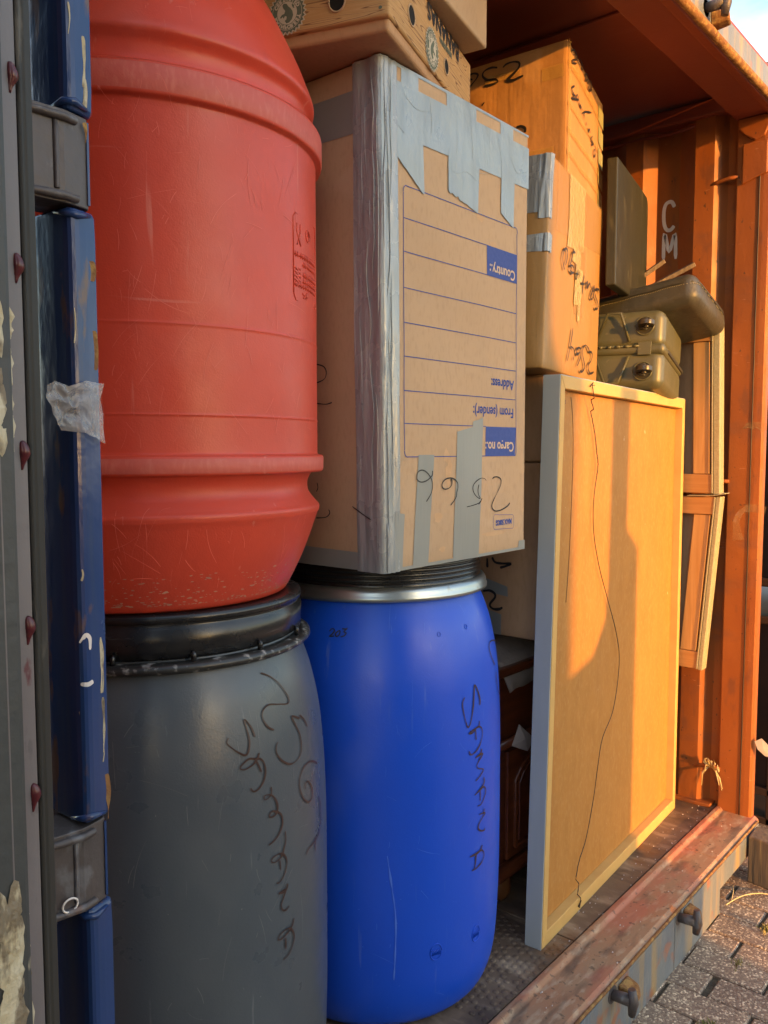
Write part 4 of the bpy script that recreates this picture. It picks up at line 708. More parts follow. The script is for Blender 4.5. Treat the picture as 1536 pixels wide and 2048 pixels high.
# --- box 4 (lower) and box 5 (upper) of the sunlit pair
def pol(A, a, L_): return (A[0] + L_ * cos(radians(a)), A[1] + L_ * sin(radians(a)))
A4b, A4t = (1.25, .04), (1.278, .04); R4b, R4t = pol(A4b, 13, .555), pol(A4t, 13, .547); L4b, L4t = pol(A4b, 103, .42), pol(A4t, 103, .42)
b4 = thing('cardboard_box', (1.45, .3, 1.42), 'box wrapped in grey and clear tape with upside-down handwriting, standing behind the frame top', 'cardboard box')
f4 = carton(b4, [A4b, R4b, pol(R4b, 103, .42), L4b], [A4t, R4t, pol(R4t, 103, .42), L4t], 1.42, 1.922, 'card_pack', .004, .004, 20)
F4, L4 = f4['F'], f4['L']
q = []; q.append((F4, [(.0, .70), (.0, 1), (.035, 1), (.035, .72)], .001)); q.append((L4, [(0, .73), (.6, .73), (.6, 1.0), (0, 1.0)], .0015, 14, 10, 0)); q.append((L4, [(0, .545), (.5, .56), (.5, .62), (0, .63)], .0015, 12, 5))
pieces(b4, 'grey_tape_strip', 'tape_wrinkle', q)
wrinkle_edge(L4, F4, .06, .03, .70, 1.0, b4, 'creased_edge_tape', 'tape_wrinkle')
wrinkle_edge(L4, F4, .04, .05, .545, .63, b4, 'creased_edge_tape', 'tape_wrinkle')
q = []; q.append((F4, [(.1, .665), (1, .735), (1, 1.0), (.1, 1.0)], .0022, 30, 14)); q.append((F4, [(.45, .32), (.62, .32), (.64, .70), (.46, .68)], .003, 8, 14)); pieces(b4, 'clear_tape_strip', 'clear', q)
q = []; q.append((F4, [(.28, .63), (.58, .66), (.60, 1.0), (.30, 1.0)], .0028, 10, 16)); q.append((F4, [(.37, .58), (.52, .57), (.53, .66), (.39, .645)], .0034, 6, 8)); q.append((F4, [(.43, .37), (.55, .37), (.575, .56), (.44, .575)], .0034, 6, 8, .03)); q.append((F4, [(.5, .30), (.545, .28), (.55, .38), (.505, .38)], .003, 3, 6, .03)); pieces(b4, 'brown_tape_strip', 'clear_y', q)
scrawl(F4.surf(.0058), STROKES['box4_right'], 'handwriting', 'ink', b4, .0062)
A5 = (1.425, .08); R5 = pol(A5, 14, .421); L5 = pol(A5, 95, .42); K5 = (R5[0] + L5[0] - A5[0], R5[1] + L5[1] - A5[1])
b5 = thing('cardboard_box', (1.6, .3, 1.925), 'creased ribbed orange-brown box marked with black numbers, standing on the clear-taped box', 'cardboard box')
f5 = carton(b5, [A5, R5, K5, L5], [A5, R5, K5, L5], 1.925, [2.245, 2.235, 2.235, 2.24], 'card_rib', .003, .004, 40)
F5, L5f = f5['F'], f5['L']
scrawl(L5f.surf(.0026), STROKES['box5_left'], 'handwriting', 'ink', b5, .0058)
scrawl(F5.surf(.0034), STROKES['box5_right'], 'handwriting', 'ink', b5, .0055)
q = []
for b, h_ in ((.80, .05), (.50, .035), (.30, .04), (.13, .04)): q.append((F5, [(.0, b), (.93, b - .02), (.93, b - .02 + h_), (.0, b + h_)], .0022, 20, 3))
q.append((F5, [(.0, .0), (.05, .0), (.05, 1), (.0, 1)], .0026, 3, 20))
for a0, b0, w_, h_ in ((.02, .72, .14, .10), (.30, .82, .25, .055), (.66, .86, .2, .07), (.08, .16, .16, .045)): q.append((L5f, [(a0, b0), (a0 + w_, b0), (a0 + w_, b0 + h_), (a0, b0 + h_)], .0018, 6, 4))
pieces(b5, 'clear_tape_strip', mat('shiny_clear_tape', (.52, .32, .1), .25, spec=.6, alpha=.5, bump=.003, bscale=40), q)
q = []; 
for i in range(5): q.append((F5, [(.86, .03 + i * .19), (1.0, .0 + i * .19), (1.0, .15 + i * .19), (.86, .18 + i * .19)], .0024, 5, 5))
pieces(b5, 'olive_tape_strip', mat('olive_packing_tape', (.33, .31, .15), .3, spec=.6, bump=.003, bscale=30), q)
# --- dark boxes 6 and 7 behind the picture frame
b6 = thing('cardboard_box', (1.6, .3, 1.193), 'shaded brown carton between the taped box and the marked carton behind the frame', 'cardboard box')
carton(b6, [(1.39, .115), (1.88, .14), (1.88, .6), (1.39, .56)], [(1.39, .115), (1.88, .14), (1.88, .6), (1.39, .56)], 1.195, 1.418, 'card_dark', .002, .002, 60)
b7 = thing('cardboard_box', (1.6, .3, .73), 'shaded brown carton with scrawled marks and grey tape corners, above the dark cabinet', 'cardboard box')
f7 = carton(b7, [(1.38, .115), (1.88, .14), (1.88, .6), (1.38, .62)], [(1.38, .115), (1.88, .14), (1.88, .6), (1.38, .62)], .728, 1.192, 'card_dark', .001, .001, 70)
q = MB()
for p in STROKES['box7_left']: stroke(q, p, lambda a, b: (Vector((1.3765, a, b)), Vector((-1, 0, 0))), .007)
q.build('handwriting', 'ink', b7)
px_ = 1.3775
q = MB(); q.add([(px_, .30, .885), (px_, .208, .862), (px_, .206, .835), (px_, .30, .845)], [(0, 1, 2, 3)]); q.build('grey_tape_strip', 'tape_flat', b7)
q = MB(); q.add([(px_, .30, .80), (px_, .226, .785), (px_, .227, .729), (px_, .30, .729)], [(0, 1, 2, 3)]); q.build('grey_tape_strip', 'tape_flat', b7)

# --- banana boxes on top
bb = thing('fruit_box', (.85, .15, 1.937), 'woodgrain printed fruit carton with hand holes and green seals, resting on the tall carton', 'fruit box')
Ab = (.595, -.031); Rb = pol(Ab, 18, .486); Lb = pol(Ab, 109, .42); Kb = (Rb[0] + Lb[0] - Ab[0], Rb[1] + Lb[1] - Ab[1])
fb = carton(bb, [Ab, Rb, Kb, Lb], [Ab, Rb, Kb, Lb], 1.952, 2.068, 'woodprint', .001, .001, 80)
FB, LB = fb['F'], fb['L']
q = MB(); ins = lambda P, d: (P[0] + (.82 - P[0]) * d, P[1] + (.2 - P[1]) * d)
q.hexa([(*ins(Ab, .05), 1.934), (*ins(Rb, .05), 1.934), (*ins(Kb, .05), 1.934), (*ins(Lb, .05), 1.934), (*ins(Ab, .03), 1.96), (*ins(Rb, .03), 1.96), (*ins(Kb, .03), 1.96), (*ins(Lb, .03), 1.96)]); q.build('inner_tray', 'card_dark', bb, bevel=.006, seg=3)
def hole(face, a, b, ra, rb, nm='hand_hole'):
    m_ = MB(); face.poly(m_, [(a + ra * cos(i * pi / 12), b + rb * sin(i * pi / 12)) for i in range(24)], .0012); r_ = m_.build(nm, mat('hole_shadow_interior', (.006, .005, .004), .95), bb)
    m_ = MB(); m_.tube([face.at(a + ra * cos(i * pi / 12), b + rb * sin(i * pi / 12), .001) for i in range(25)], .0016, 6); m_.build('hole_rim', 'card', r_)
hole(FB, .216, .40, .036, .15); hole(FB, .63, .34, .030, .13); hole(LB, .225, .33, .036, .15)
q = MB(); LB.poly(q, [(.036 + .008 * cos(i * .52), .12 + .025 * sin(i * .52)) for i in range(12)], .0012); q.build('punch_mark', 'green', bb)
q = MB(); FB.text(q, 'BANANAS', .81, .98, .044, bold=.0012, off=.0012, sx=1.0, ang=180); q.build('printed_word', 'ink', bb)
q = MB()
for i in range(14): FB.poly(q, [(.54 + i * .012, .60 - .02 * (i % 2)), (.547 + i * .012, .60), (.549 + i * .012, .69), (.542 + i * .012, .70)], .0012)
q.build('small_print', 'green', bb)
def seal(face, a, b, R_, ang, fullword=True):
    rt = MB(); kx, ky = 1 / face.w, 1 / face.h; n_ = 56
    P = lambda x, y: (a + (x * cos(radians(ang)) - y * sin(radians(ang))) * kx, b + (x * sin(radians(ang)) + y * cos(radians(ang))) * ky)
    def clipd(L_): return [(min(max(u, .001), .999), min(max(v, -.03), .999)) for u, v in L_]
    face.poly(rt, clipd([P(R_ * (1.0 if i % 2 else 1.14) * cos(i * 2 * pi / n_), R_ * (1.0 if i % 2 else 1.14) * sin(i * 2 * pi / n_)) for i in range(n_)]), .0012); s1 = rt.build('printed_seal', 'seal_w', bb)
    rt = MB(); face.poly(rt, clipd([P(R_ * (.93 if i % 2 else 1.05) * cos(i * 2 * pi / n_ + .02), R_ * (.93 if i % 2 else 1.05) * sin(i * 2 * pi / n_ + .02)) for i in range(n_)]), .0016); rt.build('seal_ring', 'green', s1)
    rt = MB(); 
    for k in range(48):   # thin outer circle
        t0, t1 = k * 2 * pi / 48, (k + 1) * 2 * pi / 48
        face.poly(rt, clipd([P(R_ * .87 * cos(t0), R_ * .87 * sin(t0)), P(R_ * .87 * cos(t1), R_ * .87 * sin(t1)), P(R_ * .845 * cos(t1), R_ * .845 * sin(t1)), P(R_ * .845 * cos(t0), R_ * .845 * sin(t0))]), .002)
    face.poly(rt, clipd([P(R_ * .58 * cos(i * pi / 16), R_ * .58 * sin(i * pi / 16)) for i in range(32)]), .002)
    for word, mid, flip in (('CERTIFIED', -90, 1), ('RAINFOREST', 90, -1)):
        for i, chh in enumerate(word):
            th = (i - (len(word) - 1) / 2) * 15.5 * (1 if flip == 1 else -1) + mid if flip == 1 else mid - (i - (len(word) - 1) / 2) * 15.5
            vs, fs = text2d(chh, R_ * .27, .0006); cxx = (max(v[0] for v in vs) + min(v[0] for v in vs)) / 2; cyy = (max(v[1] for v in vs) + min(v[1] for v in vs)) / 2
            rr = radians(th); up_ = -1 if flip == 1 else 1; o_ = []
            for x, y in vs:
                x -= cxx; y -= cyy; rad = R_ * .71 + y * up_; tan_ = x * (1 if flip == 1 else -1) * 1
                o_.append(P(rad * cos(rr) - tan_ * sin(rr), rad * sin(rr) + tan_ * cos(rr)))
            rt.add([face.at(min(max(u, .001), .999), min(max(v, -.03), .999), .002) for u, v in o_], fs)
    rt.build('seal_lettering', 'seal_w', s1)
    rt = MB()   # small frog silhouette
    fg = [(-.05, .52), (.12, .5), (.28, .36), (.36, .16), (.32, -.05), (.2, -.22), (.1, -.3), (-.02, -.46), (-.18, -.5), (-.27, -.4), (-.22, -.26), (-.1, -.12), (-.16, .02), (-.3, .06), (-.42, .18), (-.36, .24), (-.26, .16), (-.2, .26), (-.12, .14), (-.02, .18), (-.04, .32), (-.14, .38)]
    face.poly(rt, clipd([P(R_ * x, R_ * y) for x, y in fg]), .0024); face.poly(rt, clipd([P(R_ * (.3 + x), R_ * (-.3 + y)) for x, y in ((0, 0), (.06, .1), (.14, .12), (.1, .02), (.16, -.04), (.06, -.06), (.04, -.14), (-.02, -.08))]), .0024)
    rt.build('seal_frog', 'green', s1)
seal(LB, .45, .30, .033, 180); seal(FB, .45, .31, .035, 180)
ub = thing('cardboard_box', (1.0, .3, 2.071), 'plain tan carton lying on the woodgrain fruit carton under the roof', 'cardboard box')
Au = (.719, -.010); Ru = pol(Au, 12, .31); Lu = pol(Au, 100, .40); Ku = (Ru[0] + Lu[0] - Au[0], Ru[1] + Lu[1] - Au[1])
Au0 = pol(Au, 192.5, .30); Lu0 = pol(Lu, 192.5, .30)
carton(ub, [Au0, Ru, pol(Ru, 100, .4), Lu0], [Au0, Ru, pol(Ru, 100, .4), Lu0], 2.071, 2.235, 'card', .002, .001, 90)

# ================================================================== FRAMED PICTURE (seen from the back)
fr_ = thing('picture_frame', (1.75, .05, 0), 'large picture frame with hardboard back and hanging wire, standing on the floor by the sill', 'picture frame')
BL, BR, TL, TR = Vector((1.232, .009, 0)), Vector((2.254, .069, 0)), Vector((1.269, 0, 1.402)), Vector((2.243, .067, 1.390))
FF = Face(BL, BR, TR, TL, (0, -1, 0))
def fat(a, b, d): return FF.at(a, b, -d)
def rail(q4, d0, d1, nm, m, par=fr_, bev=.0015):
    mb = MB(); P = [fat(*q4[0], d1), fat(*q4[1], d1), fat(*q4[1], d0), fat(*q4[0], d0)]; P = [fat(a, b, d) for (a, b), d in ()] or None
    mb.hexa([fat(*q4[0], d0), fat(*q4[1], d0), fat(*q4[1], d1), fat(*q4[0], d1), fat(*q4[3], d0), fat(*q4[2], d0), fat(*q4[2], d1), fat(*q4[3], d1)]); return mb.build(nm, m, par, bevel=bev)
wl_, wr_, wb_, wt_ = .026, .974, .026, .978
rail([(.0015, 0), (wl_, wb_), (wl_, wt_), (.0015, 1)], 0, .042, 'frame_rail', 'frame_wood'); rail([(wr_, wb_), (.9985, 0), (.9985, 1), (wr_, wt_)], 0, .042, 'frame_rail', 'frame_wood')
rail([(.0015, 0.0), (.9985, 0.0), (wr_, wb_ - .0003), (wl_, wb_ - .0003)], 0, .042, 'frame_rail', 'frame_wood'); rail([(wl_, wt_ + .0003), (wr_, wt_ + .0003), (.9985, 1), (.0015, 1)], 0, .042, 'frame_rail', 'frame_wood')
rail([(-.0015, -.001), (.0010, -.001), (.0010, 1.001), (-.0015, 1.001)], .0015, .046, 'frame_edge_trim', 'frame_edge', bev=.001)
rail([(.0012, .9995), (.999, .9995), (.999, 1.0015), (.0012, 1.0015)], .0015, .046, 'frame_edge_trim', 'frame_edge', bev=.0005)
rail([(wl_ + .001, wb_ + .001), (wr_ - .001, wb_ + .001), (wr_ - .001, wt_ - .001), (wl_ + .001, wt_ - .001)], .024, .030, 'hardboard_back', 'hardboard', bev=0)
q = MB(); W = [(.183, .992), (.199, .97), (.23, .943), (.26, .906), (.279, .869), (.289, .845), (.271, .798), (.266, .756), (.28, .707), (.324, .646), (.388, .581), (.464, .501), (.492, .435), (.457, .346), (.381, .299), (.352, .244), (.33, .188), (.287, .119), (.242, .082), (.221, .039), (.212, .011)]
P = []
for v in spline([(a, b, 0) for a, b in W], 8):
    t_ = v.y; dd_ = -.004 if t_ > .97 or t_ < .03 else (.016 if .05 < t_ < .95 else .006); P.append(fat(v.x, v.y, dd_))
q.tube(P, .0011, 6)
for s0, s1 in ((0, 44), (len(P) - 24, len(P) - 1)):
    q.tube([P[i] + Vector((.0016 * cos(i * 2.1), 0, .0016 * sin(i * 2.1))) for i in range(s0, s1)], .0011, 6)
q.build('hanging_wire', 'darksteel', fr_)
q = MB(); c0 = fat(.18, .992, -.003)
for a in range(5): q.tube([c0, c0 + Vector((.014 * cos(a * 1.3), -.002, .007 * sin(a * 1.9)))], .0013, 5)
q.tube([fat(.205, .012, -.003), fat(.22, .02, -.004), fat(.212, .008, -.003)], .0016, 5)
q.build('wire_nail', 'darksteel', fr_)
q = MB(); q.tube(spline([fat(.115, .968, .0235), fat(.13, .93, .0235), fat(.14, .86, .0235), fat(.137, .70, .0235), (fat(.125, .6, .0235))], 5), .0006, 5); q.build('pencil_crack', 'ink_brown', fr_)
q = MB(); FF2 = Face(fat(0, 0, .0235), fat(1, 0, .0235), fat(1, 1, .0235), fat(0, 1, .0235), (0, -1, 0)); FF2.text(q, '0-50', .085, .962, .014, off=.0004); FF2.text(q, '0-50', .06, .80, .014, off=.0004); q.build('stamped_number', 'ink_brown', fr_)

# ================================================================== CABINET behind the drum, with cloth and paper
cb = thing('cabinet', (1.7, .4, .0), 'dark cherry wood cabinet with arched panel door and bun foot, in the shaded gap', 'cabinet')
q = MB(); q.box(1.27, 2.05, .20, .62, .085, .63); q.build('carcass', 'cherry', cb, bevel=.004)
q = MB(); q.box(1.24, 2.08, .175, .64, .632, .655); q.build('top', 'cherry', cb, bevel=.006)
q = MB(); q.box(1.255, 2.06, .178, .198, .075, .115); q.tube([(1.25, .178, .1), (2.06, .178, .1)], .014, 8); q.build('base_moulding', 'cherry', cb, bevel=.004)
q = MB(); q.tube([(1.26, .182, .45), (2.06, .182, .45)], .012, 8); q.build('drawer_moulding', 'cherry', cb)
q = MB(); q.box(1.36, 1.68, .188, .199, .12, .42); dq_ = q.build('door', 'cherry', cb, bevel=.003)
q = MB(); arch = [(1.395, .15), (1.645, .15), (1.645, .33), (1.62, .36), (1.57, .385), (1.52, .392), (1.47, .385), (1.42, .36), (1.395, .33)]
q.tube([(a, .186, b) for a, b in arch + [arch[0]]], .007, 8); q.prism([(a * .92 + 1.52 * .08, b * .9 + .027) for a, b in arch], .178, .187, axis='y'); q.build('raised_panel', 'cherry', dq_, bevel=.003)
for x in (1.37, 1.98):
    q = MB(); q.lathe([(0, .0), (0.001, .02), (.012, .032), (.035, .038), (.058, .034), (.074, .024), (.084, .022)], 24, (x, .225, 0)); q.build('bun_foot', mat('polished_foot_wood', (.16, .06, .02), .3), cb)
q = MB(); nx, ny = 26, 16
for j in range(ny + 1):
    for i in range(nx + 1):
        x = 1.33 + .6 * i / nx; y = .18 + .35 * j / ny; d_ = min(1, j / 4) * min(1, (ny - j) / 3) * min(1, i / 3) * min(1, (nx - i) / 3)
        z = .662 + .045 * d_ * (.7 + .6 * noise.noise(Vector((x * 7, y * 9, 1)))) ; 
        if j == 0: z = .60 + .02 * noise.noise(Vector((x * 14, 2, 2))); y = .165
        q.v.append(Vector((x, y, z)))
q.f = [(j * (nx + 1) + i, j * (nx + 1) + i + 1, (j + 1) * (nx + 1) + i + 1, (j + 1) * (nx + 1) + i) for j in range(ny) for i in range(nx)]; q.sm = [True] * len(q.f)
single(q, 'folded_cloth', 'cloth', 'crumpled grey cloth lying on the dark cherry cabinet', 'cloth', solid=.004)
q = MB(); q.add([(1.378, .168, .496), (1.458, .166, .436), (1.419, .165, .412), (1.346, .17, .445), (1.40, .160, .452)], [(0, 4, 3), (0, 1, 4), (1, 2, 4), (2, 3, 4)])
single(q, 'paper_scrap', 'paper', 'crumpled pale paper scrap stuck to the dark cabinet front', 'paper', solid=.0006)

# ================================================================== SUITCASE, CUSHION, BOARD, SOFA FRAMES
def rounded_slab(lx, ly, lz, r, seg=5, mtx=None, bulge=0):
    bm = bmesh.new(); bmesh.ops.create_cube(bm, size=1)
    for v in bm.verts: v.co = Vector(((v.co.x + .5) * lx, (v.co.y + .5) * ly, (v.co.z + .5) * lz))
    bmesh.ops.bevel(bm, geom=list(bm.edges), offset=r, segments=seg, profile=.5, affect='EDGES')
    vs = [v.co.copy() for v in bm.verts]; fs = [tuple(v.index for v in f.verts) for f in bm.faces]; bm.free()
    if mtx: vs = [mtx @ v for v in vs]
    mb = MB(); mb.add(vs, fs, True); return mb
def T(loc, rz=0, ry=0, rx=0): return Matrix.Translation(loc) @ Matrix.Rotation(radians(rz), 4, 'Z') @ Matrix.Rotation(radians(ry), 4, 'Y') @ Matrix.Rotation(radians(rx), 4, 'X')
su = thing('suitcase', (2.0, .2, 1.40), 'olive hard-shell suitcase lying on its side with two wheels facing us, on the frame top', 'suitcase')
mS = T(Vector((1.885, .004, 1.405)), 12, 8, 0)
LXs, LYs, LZs = .33, .42, .118
a_ = rounded_slab(LXs, LYs, LZs, .03, 5, mS @ Matrix.Translation((0, 0, 0))); a_.build('lower_shell', 'case', su, wn=True)
a_ = rounded_slab(LXs, LYs, LZs, .03, 5, mS @ Matrix.Translation((0, 0, .122))); a_.build('upper_shell', 'case', su, wn=True)
a_ = rounded_slab(LXs + .006, LYs + .006, .034, .014, 4, mS @ Matrix.Translation((-.003, -.003, .103))); a_.build('rim_band', 'case', su, wn=True)
a_ = rounded_slab(LXs - .05, LYs, .012, .004, 3, mS @ Matrix.Translation((.05, -.0065, .113))); a_.build('zip', 'case_dark', su, wn=True)
q = MB(); q.tube([mS @ Vector((-.004, y, .128)) for y in (.07, .2, .4)], .0028, 8)
for i in range(12): q.tube([mS @ Vector((-.004, .075 + i * .026, .128)), mS @ Vector((-.004, .088 + i * .026, .128))], .0042, 8)
q.build('hinge_rod', 'case', su)
q = MB(); q.box(0, 1, 0, 1, 0, 1, mS @ Matrix.Translation((-.0055, .035, .1)) @ Matrix.Diagonal((.006, .04, .04, 1))); q.build('corner_clip', 'case', su, bevel=.002)
for s_, zc in ((1, .06), (-1, .182)):
    base_z = .012 if s_ == 1 else .23; tipz = .098 if s_ == 1 else .142
    q = MB(); yb0, yb1 = .135, .155
    pts = [(-.004, .10, tipz), (-.016, .125, base_z + .004 * s_), (-.016, .165, base_z + .002 * s_), (-.004, .20, tipz)]
    q.tube([mS @ Vector(p) for p in pts], .0042, 8)
    q.build('foot_rib', 'case', su)
for zc in (.052, .188):
    q = MB(); cy = .058
    q.tube([mS @ Vector((.012, cy, zc)), mS @ Vector((-.003, cy, zc))], [.028, .026], 28); hs = q.build('wheel_housing', 'case_dark', su, wn=True)
    q = MB(); q.tube([mS @ Vector((-.003 , cy + .027 * cos(t), zc + .027 * sin(t))) for t in [i * 2 * pi / 24 for i in range(25)]], .0022, 6); q.build('housing_rim', 'case', hs)
    q = MB(); q.tube([mS @ Vector((-.030, cy - .010, zc - .0075)), mS @ Vector((-.030, cy - .010, zc + .0075))], [.024, .024], 32); q.tube([mS @ Vector((-.027, cy - .010, zc - .013)), mS @ Vector((-.027, cy - .010, zc + .013))], .008, 12); wq = q.build('wheel', 'wheel', su, bevel=.002, wn=True)
    q = MB(); q.tube([mS @ Vector((-.002, cy + .01, zc)), mS @ Vector((-.02, cy + .004, zc + .012)), mS @ Vector((-.024, cy - .012, zc + .015))], [.010, .006, .004], 10); q.tube([mS @ Vector((-.002, cy + .01, zc)), mS @ Vector((-.02, cy + .004, zc - .012)), mS @ Vector((-.024, cy - .012, zc - .015))], [.010, .006, .004], 10); q.build('wheel_fork', 'case_dark', su)
cu = thing('sofa_cushion', (2.1, .2, 1.65), 'dark olive leather cushion with stitched seam lying on the suitcase under the upright panel', 'cushion')
mC = T(Vector((1.975, -.062, 1.663)), 3, 12, -9.5)
def pillow(lx, ly, lz, r, m):
    mb = rounded_slab(lx, ly, lz, r, 6)
    out = []
    for v in mb.v:
        a, b, c = v.x / lx, v.y / ly, v.z / lz; k = 16 * a * (1 - a) * b * (1 - b)
        v = v + Vector((0, 0, (c - .5) * .02 * k)); v += Vector((0, 0, .004 * noise.noise(v * 9))); out.append(m @ v)
    mb.v = out; return mb
o_ = pillow(.335, .55, .102, .036, mC).build('cushion_body', 'leather', cu, wn=True)
sm = []
for i in range(30): sm.append((-.0015, .5 - i * .0155, .066 + .001 * sin(i)))
sm += [(.0, .04, .066), (.008, .014, .066), (.026, .002, .066), (.05, -.0015, .065), (.15, -.002, .062), (.29, -.001, .058)]
q = MB(); q.tube([mC @ Vector(p) for p in sm], .0022, 6); q.build('piping_seam', 'case_dark', cu)
q = MB()
S2 = spline(sm, 6)
for i in range(0, len(S2) - 1, 2): p = S2[i]; q.tube([mC @ (p + Vector((-.001, -.001, -.006))), mC @ (S2[i + 1] + Vector((-.001, -.001, -.0065)))], .0009, 5)
q.build('stitching', 'stitch', cu)
# dark olive upright panel
bo = MB(); Pb = Vector((2.22, .232, 0)); d_ = Vector((-cos(radians(12)), -sin(radians(12)), 0)); nn = Vector((d_.y, -d_.x, 0)); 
poly = [(0, 1.70), (0, 2.025), (.006, 2.045), (.02, 2.056), (.12, 2.06), (.45, 2.06), (.45, 1.70)]
vs = [Pb + d_ * a + Vector((0, 0, z)) for a, z in poly] + [Pb + d_ * a - nn * .03 + Vector((0, 0, z)) for a, z in poly]; n_ = len(poly)
bo.add(vs, [tuple(range(n_)), tuple(reversed(range(n_, 2 * n_)))] + [(i, n_ + i, n_ + (i + 1) % n_, (i + 1) % n_) for i in range(n_)])
single(bo, 'upright_panel', 'board', 'dark olive upright panel with a rounded corner, standing behind the leather cushion', 'panel', bevel=.004)
for (x, y, z, ry, ln_, lab) in ((2.22, .185, 1.82, 34, .09, 'short split timber end poking up beside the dark upright panel'), (2.25, .12, 1.80, 26, .13, 'longer split timber end poking up behind the cushion below the stencilled letters')):
    q = MB(); mm = T(Vector((x, y, z)), -70, -ry, 15); q.box(-.12, ln_ * .55, -.019, .019, -.007, .007, mm)
    single(q, 'timber_offcut', 'weather', lab, 'timber', 'timber offcuts behind the cushion', bevel=.002)
# two upholstered bed/sofa frames leaning on the wall: wood face to -x, fabric edge to -y
def sofa_frame(name, tf, bf, thick, label, rails):
    t = thing(name, (2.27, .2, bf[1]), label, 'furniture frame', 'upholstered wooden frames against the side wall')
    (yt, zt), (yb, zb) = tf, bf; X = 2.27
    def pt(s, b, dx=0): return Vector((X + dx, (yb + (yt - yb) * b) + s, zb + (zt - zb) * b))
    def bar(s0, s1, b0, b1, d0, d1, nm, m): 
        mb = MB(); mb.hexa([pt(s0, b0, d0), pt(s0, b0, d1), pt(s1, b0, d1), pt(s1, b0, d0), pt(s0, b1, d0), pt(s0, b1, d1), pt(s1, b1, d1), pt(s1, b1, d0)]); return mb.build(nm, m, t, bevel=.0025)
    hgt = zt - zb; k = rails / hgt
    bar(.0, .62, 1 - k, 1, 0, .03, 'rail', 'wood_h'); bar(.0, .62, 0, k, 0.001, .031, 'rail', 'wood_h')
    bar(.012, .066, k + .002, 1 - k - .002, .004, .03, 'stile', 'wood'); bar(.55, .61, k + .002, 1 - k - .002, .004, .03, 'stile', 'wood')
    bar(.0, .62, .01, .99, .034, .040, 'backing_board', 'card_dark')
    bar(-thick, -.001, -.005, 1.003, .002, .045, 'fabric_edge', 'fabric'); bar(-.0012, .004, .0, 1.0, -.002, .001, 'fabric_fold', 'fabric')
    return t
sofa_frame('furniture_frame', (-.006, 1.640), (-.020, 1.082), .022, 'upper upholstered pine frame, directly under the leather cushion against the side wall', .062)
t2_ = sofa_frame('furniture_frame', (-.030, 1.070), (.014, .490), .016, 'lower upholstered pine frame, below the upper pine frame and beside the picture frame', .058)
q = MB(); q.add([(2.262, .06, 1.0735), (2.262, -.03, 1.0765), (2.262, -.062, 1.083), (2.30, -.065, 1.085), (2.31, .06, 1.076)], [(0, 1, 2, 3, 4)]); q.build('torn_fabric_flap', 'fabric', t2_, solid=.002)

# ================================================================== SMALL SCRAPS
def scrap(outline, surf, name, m, label, cat, amp=.004, n=10):
    mb = MB(); cx_ = sum(p[0] for p in outline) / len(outline); cz_ = sum(p[1] for p in outline) / len(outline); k = len(outline); 
    for j in range(n + 1):
        for (a, b) in outline:
            f_ = j / n; x, z = cx_ + (a - cx_) * f_, cz_ + (b - cz_) * f_; mb.v.append(surf(x, z, amp * (.6 + noise.noise(Vector((x * 60, z * 60, 2))) + .6 * noise.noise(Vector((x * 150, z * 150, 5))))))
    for j in range(n):
        for i in range(k): mb.f.append((j * k + i, (j + 1) * k + i, (j + 1) * k + (i + 1) % k, j * k + (i + 1) % k)); mb.sm.append(True)
    return single(mb, name, m, label, cat)
def dens(P, n=4): return [(P[i][0] + (P[(i + 1) % len(P)][0] - P[i][0]) * t / n, P[i][1] + (P[(i + 1) % len(P)][1] - P[i][1]) * t / n) for i in range(len(P)) for t in range(n)]
scrap(dens([(-.108, 1.291), (-.098, 1.296), (-.085, 1.291), (-.066, 1.298), (-.044, 1.296), (-.043, 1.234), (-.056, 1.240), (-.070, 1.245), (-.092, 1.247), (-.099, 1.256), (-.103, 1.270), (-.109, 1.279)]), lambda x, z, d: Vector((x, min(post_y(max(x, -.076)), -.168) - .002 - max(d, 0) * 1.4, z)), 'plastic_scrap', 'film', 'crumpled clear plastic tape scrap stuck across the blue corner post', 'plastic scrap')
q = MB(); Pt = spline([(2.3375, -.168, 1.028), (2.337, -.125, 1.035), (2.331, -.095, 1.022), (2.326, -.082, .99), (2.327, -.084, .955), (2.33, -.088, .928)], 5); n_ = len(Pt)
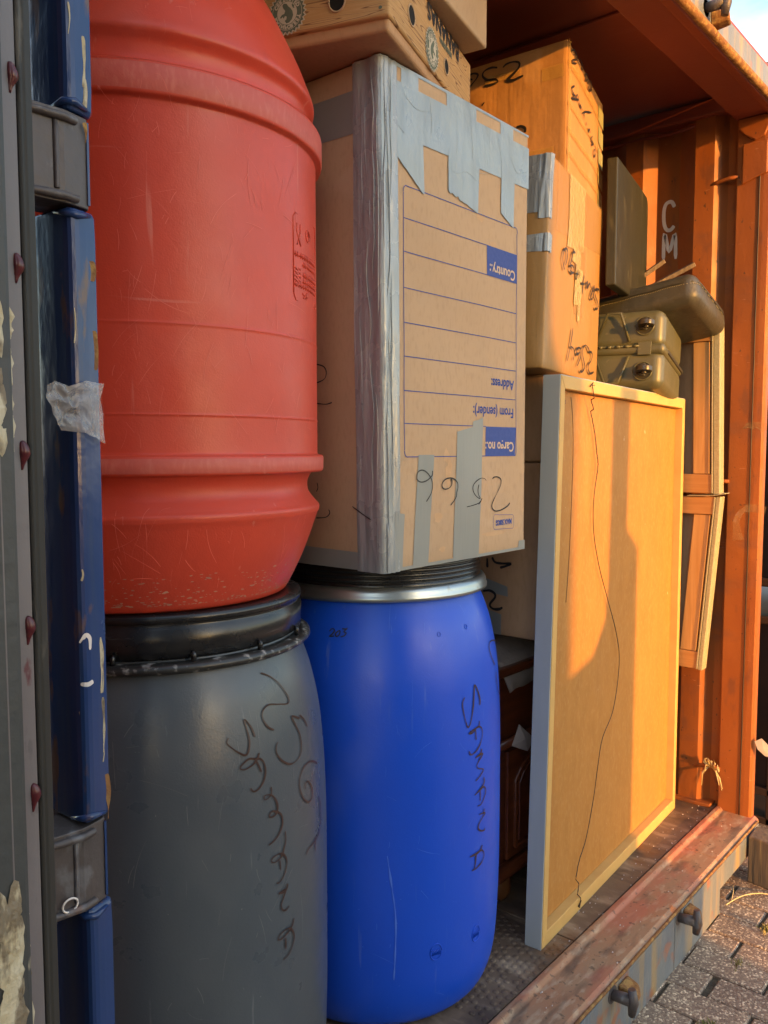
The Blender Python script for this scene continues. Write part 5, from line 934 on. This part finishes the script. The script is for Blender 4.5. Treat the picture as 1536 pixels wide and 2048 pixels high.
for i, p in enumerate(Pt):
    w_ = .013 if i < 8 else .008 + .012 * (i / n_) ** 3; dirv = (Pt[min(i + 1, n_ - 1)] - Pt[max(i - 1, 0)]).normalized(); sdv = dirv.cross(Vector((-1, 0, 0))).normalized()
    for k in (-1, -.4, .3, 1): q.v.append(p + sdv * w_ * k + Vector((-.003 * noise.noise(p * 90 + Vector((k, 0, 0))), 0, 0)))
q.f = [(i * 4 + k, i * 4 + k + 1, i * 4 + k + 5, i * 4 + k + 4) for i in range(n_ - 1) for k in range(3)]; q.sm = [True] * len(q.f)
single(q, 'tape_strip', 'clear', 'curled clear tape strip hanging halfway up the right corner post', 'tape scrap')
q = MB(); q.add([(2.339, -.158, .262), (2.345, -.178, .275), (2.352, -.205, .248), (2.352, -.21, .215), (2.345, -.19, .218), (2.338, -.168, .238), (2.342, -.185, .24)], [(0, 1, 6), (1, 2, 6), (2, 3, 6), (3, 4, 6), (4, 5, 6), (5, 0, 6)])
single(q, 'tape_strip', 'paper', 'torn brown tape flag sticking out low on the right corner post', 'tape scrap', solid=.0006)
scrap(dens([(-.085, 1.293), (-.10, 1.300), (-.120, 1.290), (-.135, 1.298), (-.15, 1.282), (-.165, 1.29), (-.16, 1.31), (-.13, 1.315), (-.1, 1.312)]), lambda x, z, d: Vector((2.3385 - max(d, 0) * .5, x, z)), 'tape_strip', 'clear', 'crinkled clear tape patch on the right post level with the suitcase', 'tape scrap', amp=.003)
rnd = random.Random(21)
q = MB()
for i in range(90):
    x, y = rnd.uniform(1.28, 2.32), rnd.uniform(-.04, .03); r = rnd.uniform(.0012, .004)
    if rnd.random() < .3: x, y = rnd.uniform(1.0, 2.3), rnd.uniform(-.16, -.05)
    q.add([(x + r * cos(a), y + r * sin(a) * .6, .0015 if y > -.04 else .001) for a in (0, 1.3, 2.6, 4, 5.2)] + [(x, y, .004)], [(k, (k + 1) % 5, 5) for k in range(5)])
tag(q.build('floor_debris', 'paper'), 'crumbs of dried glue and grit scattered on the container floor edge', 'debris', kind='stuff')
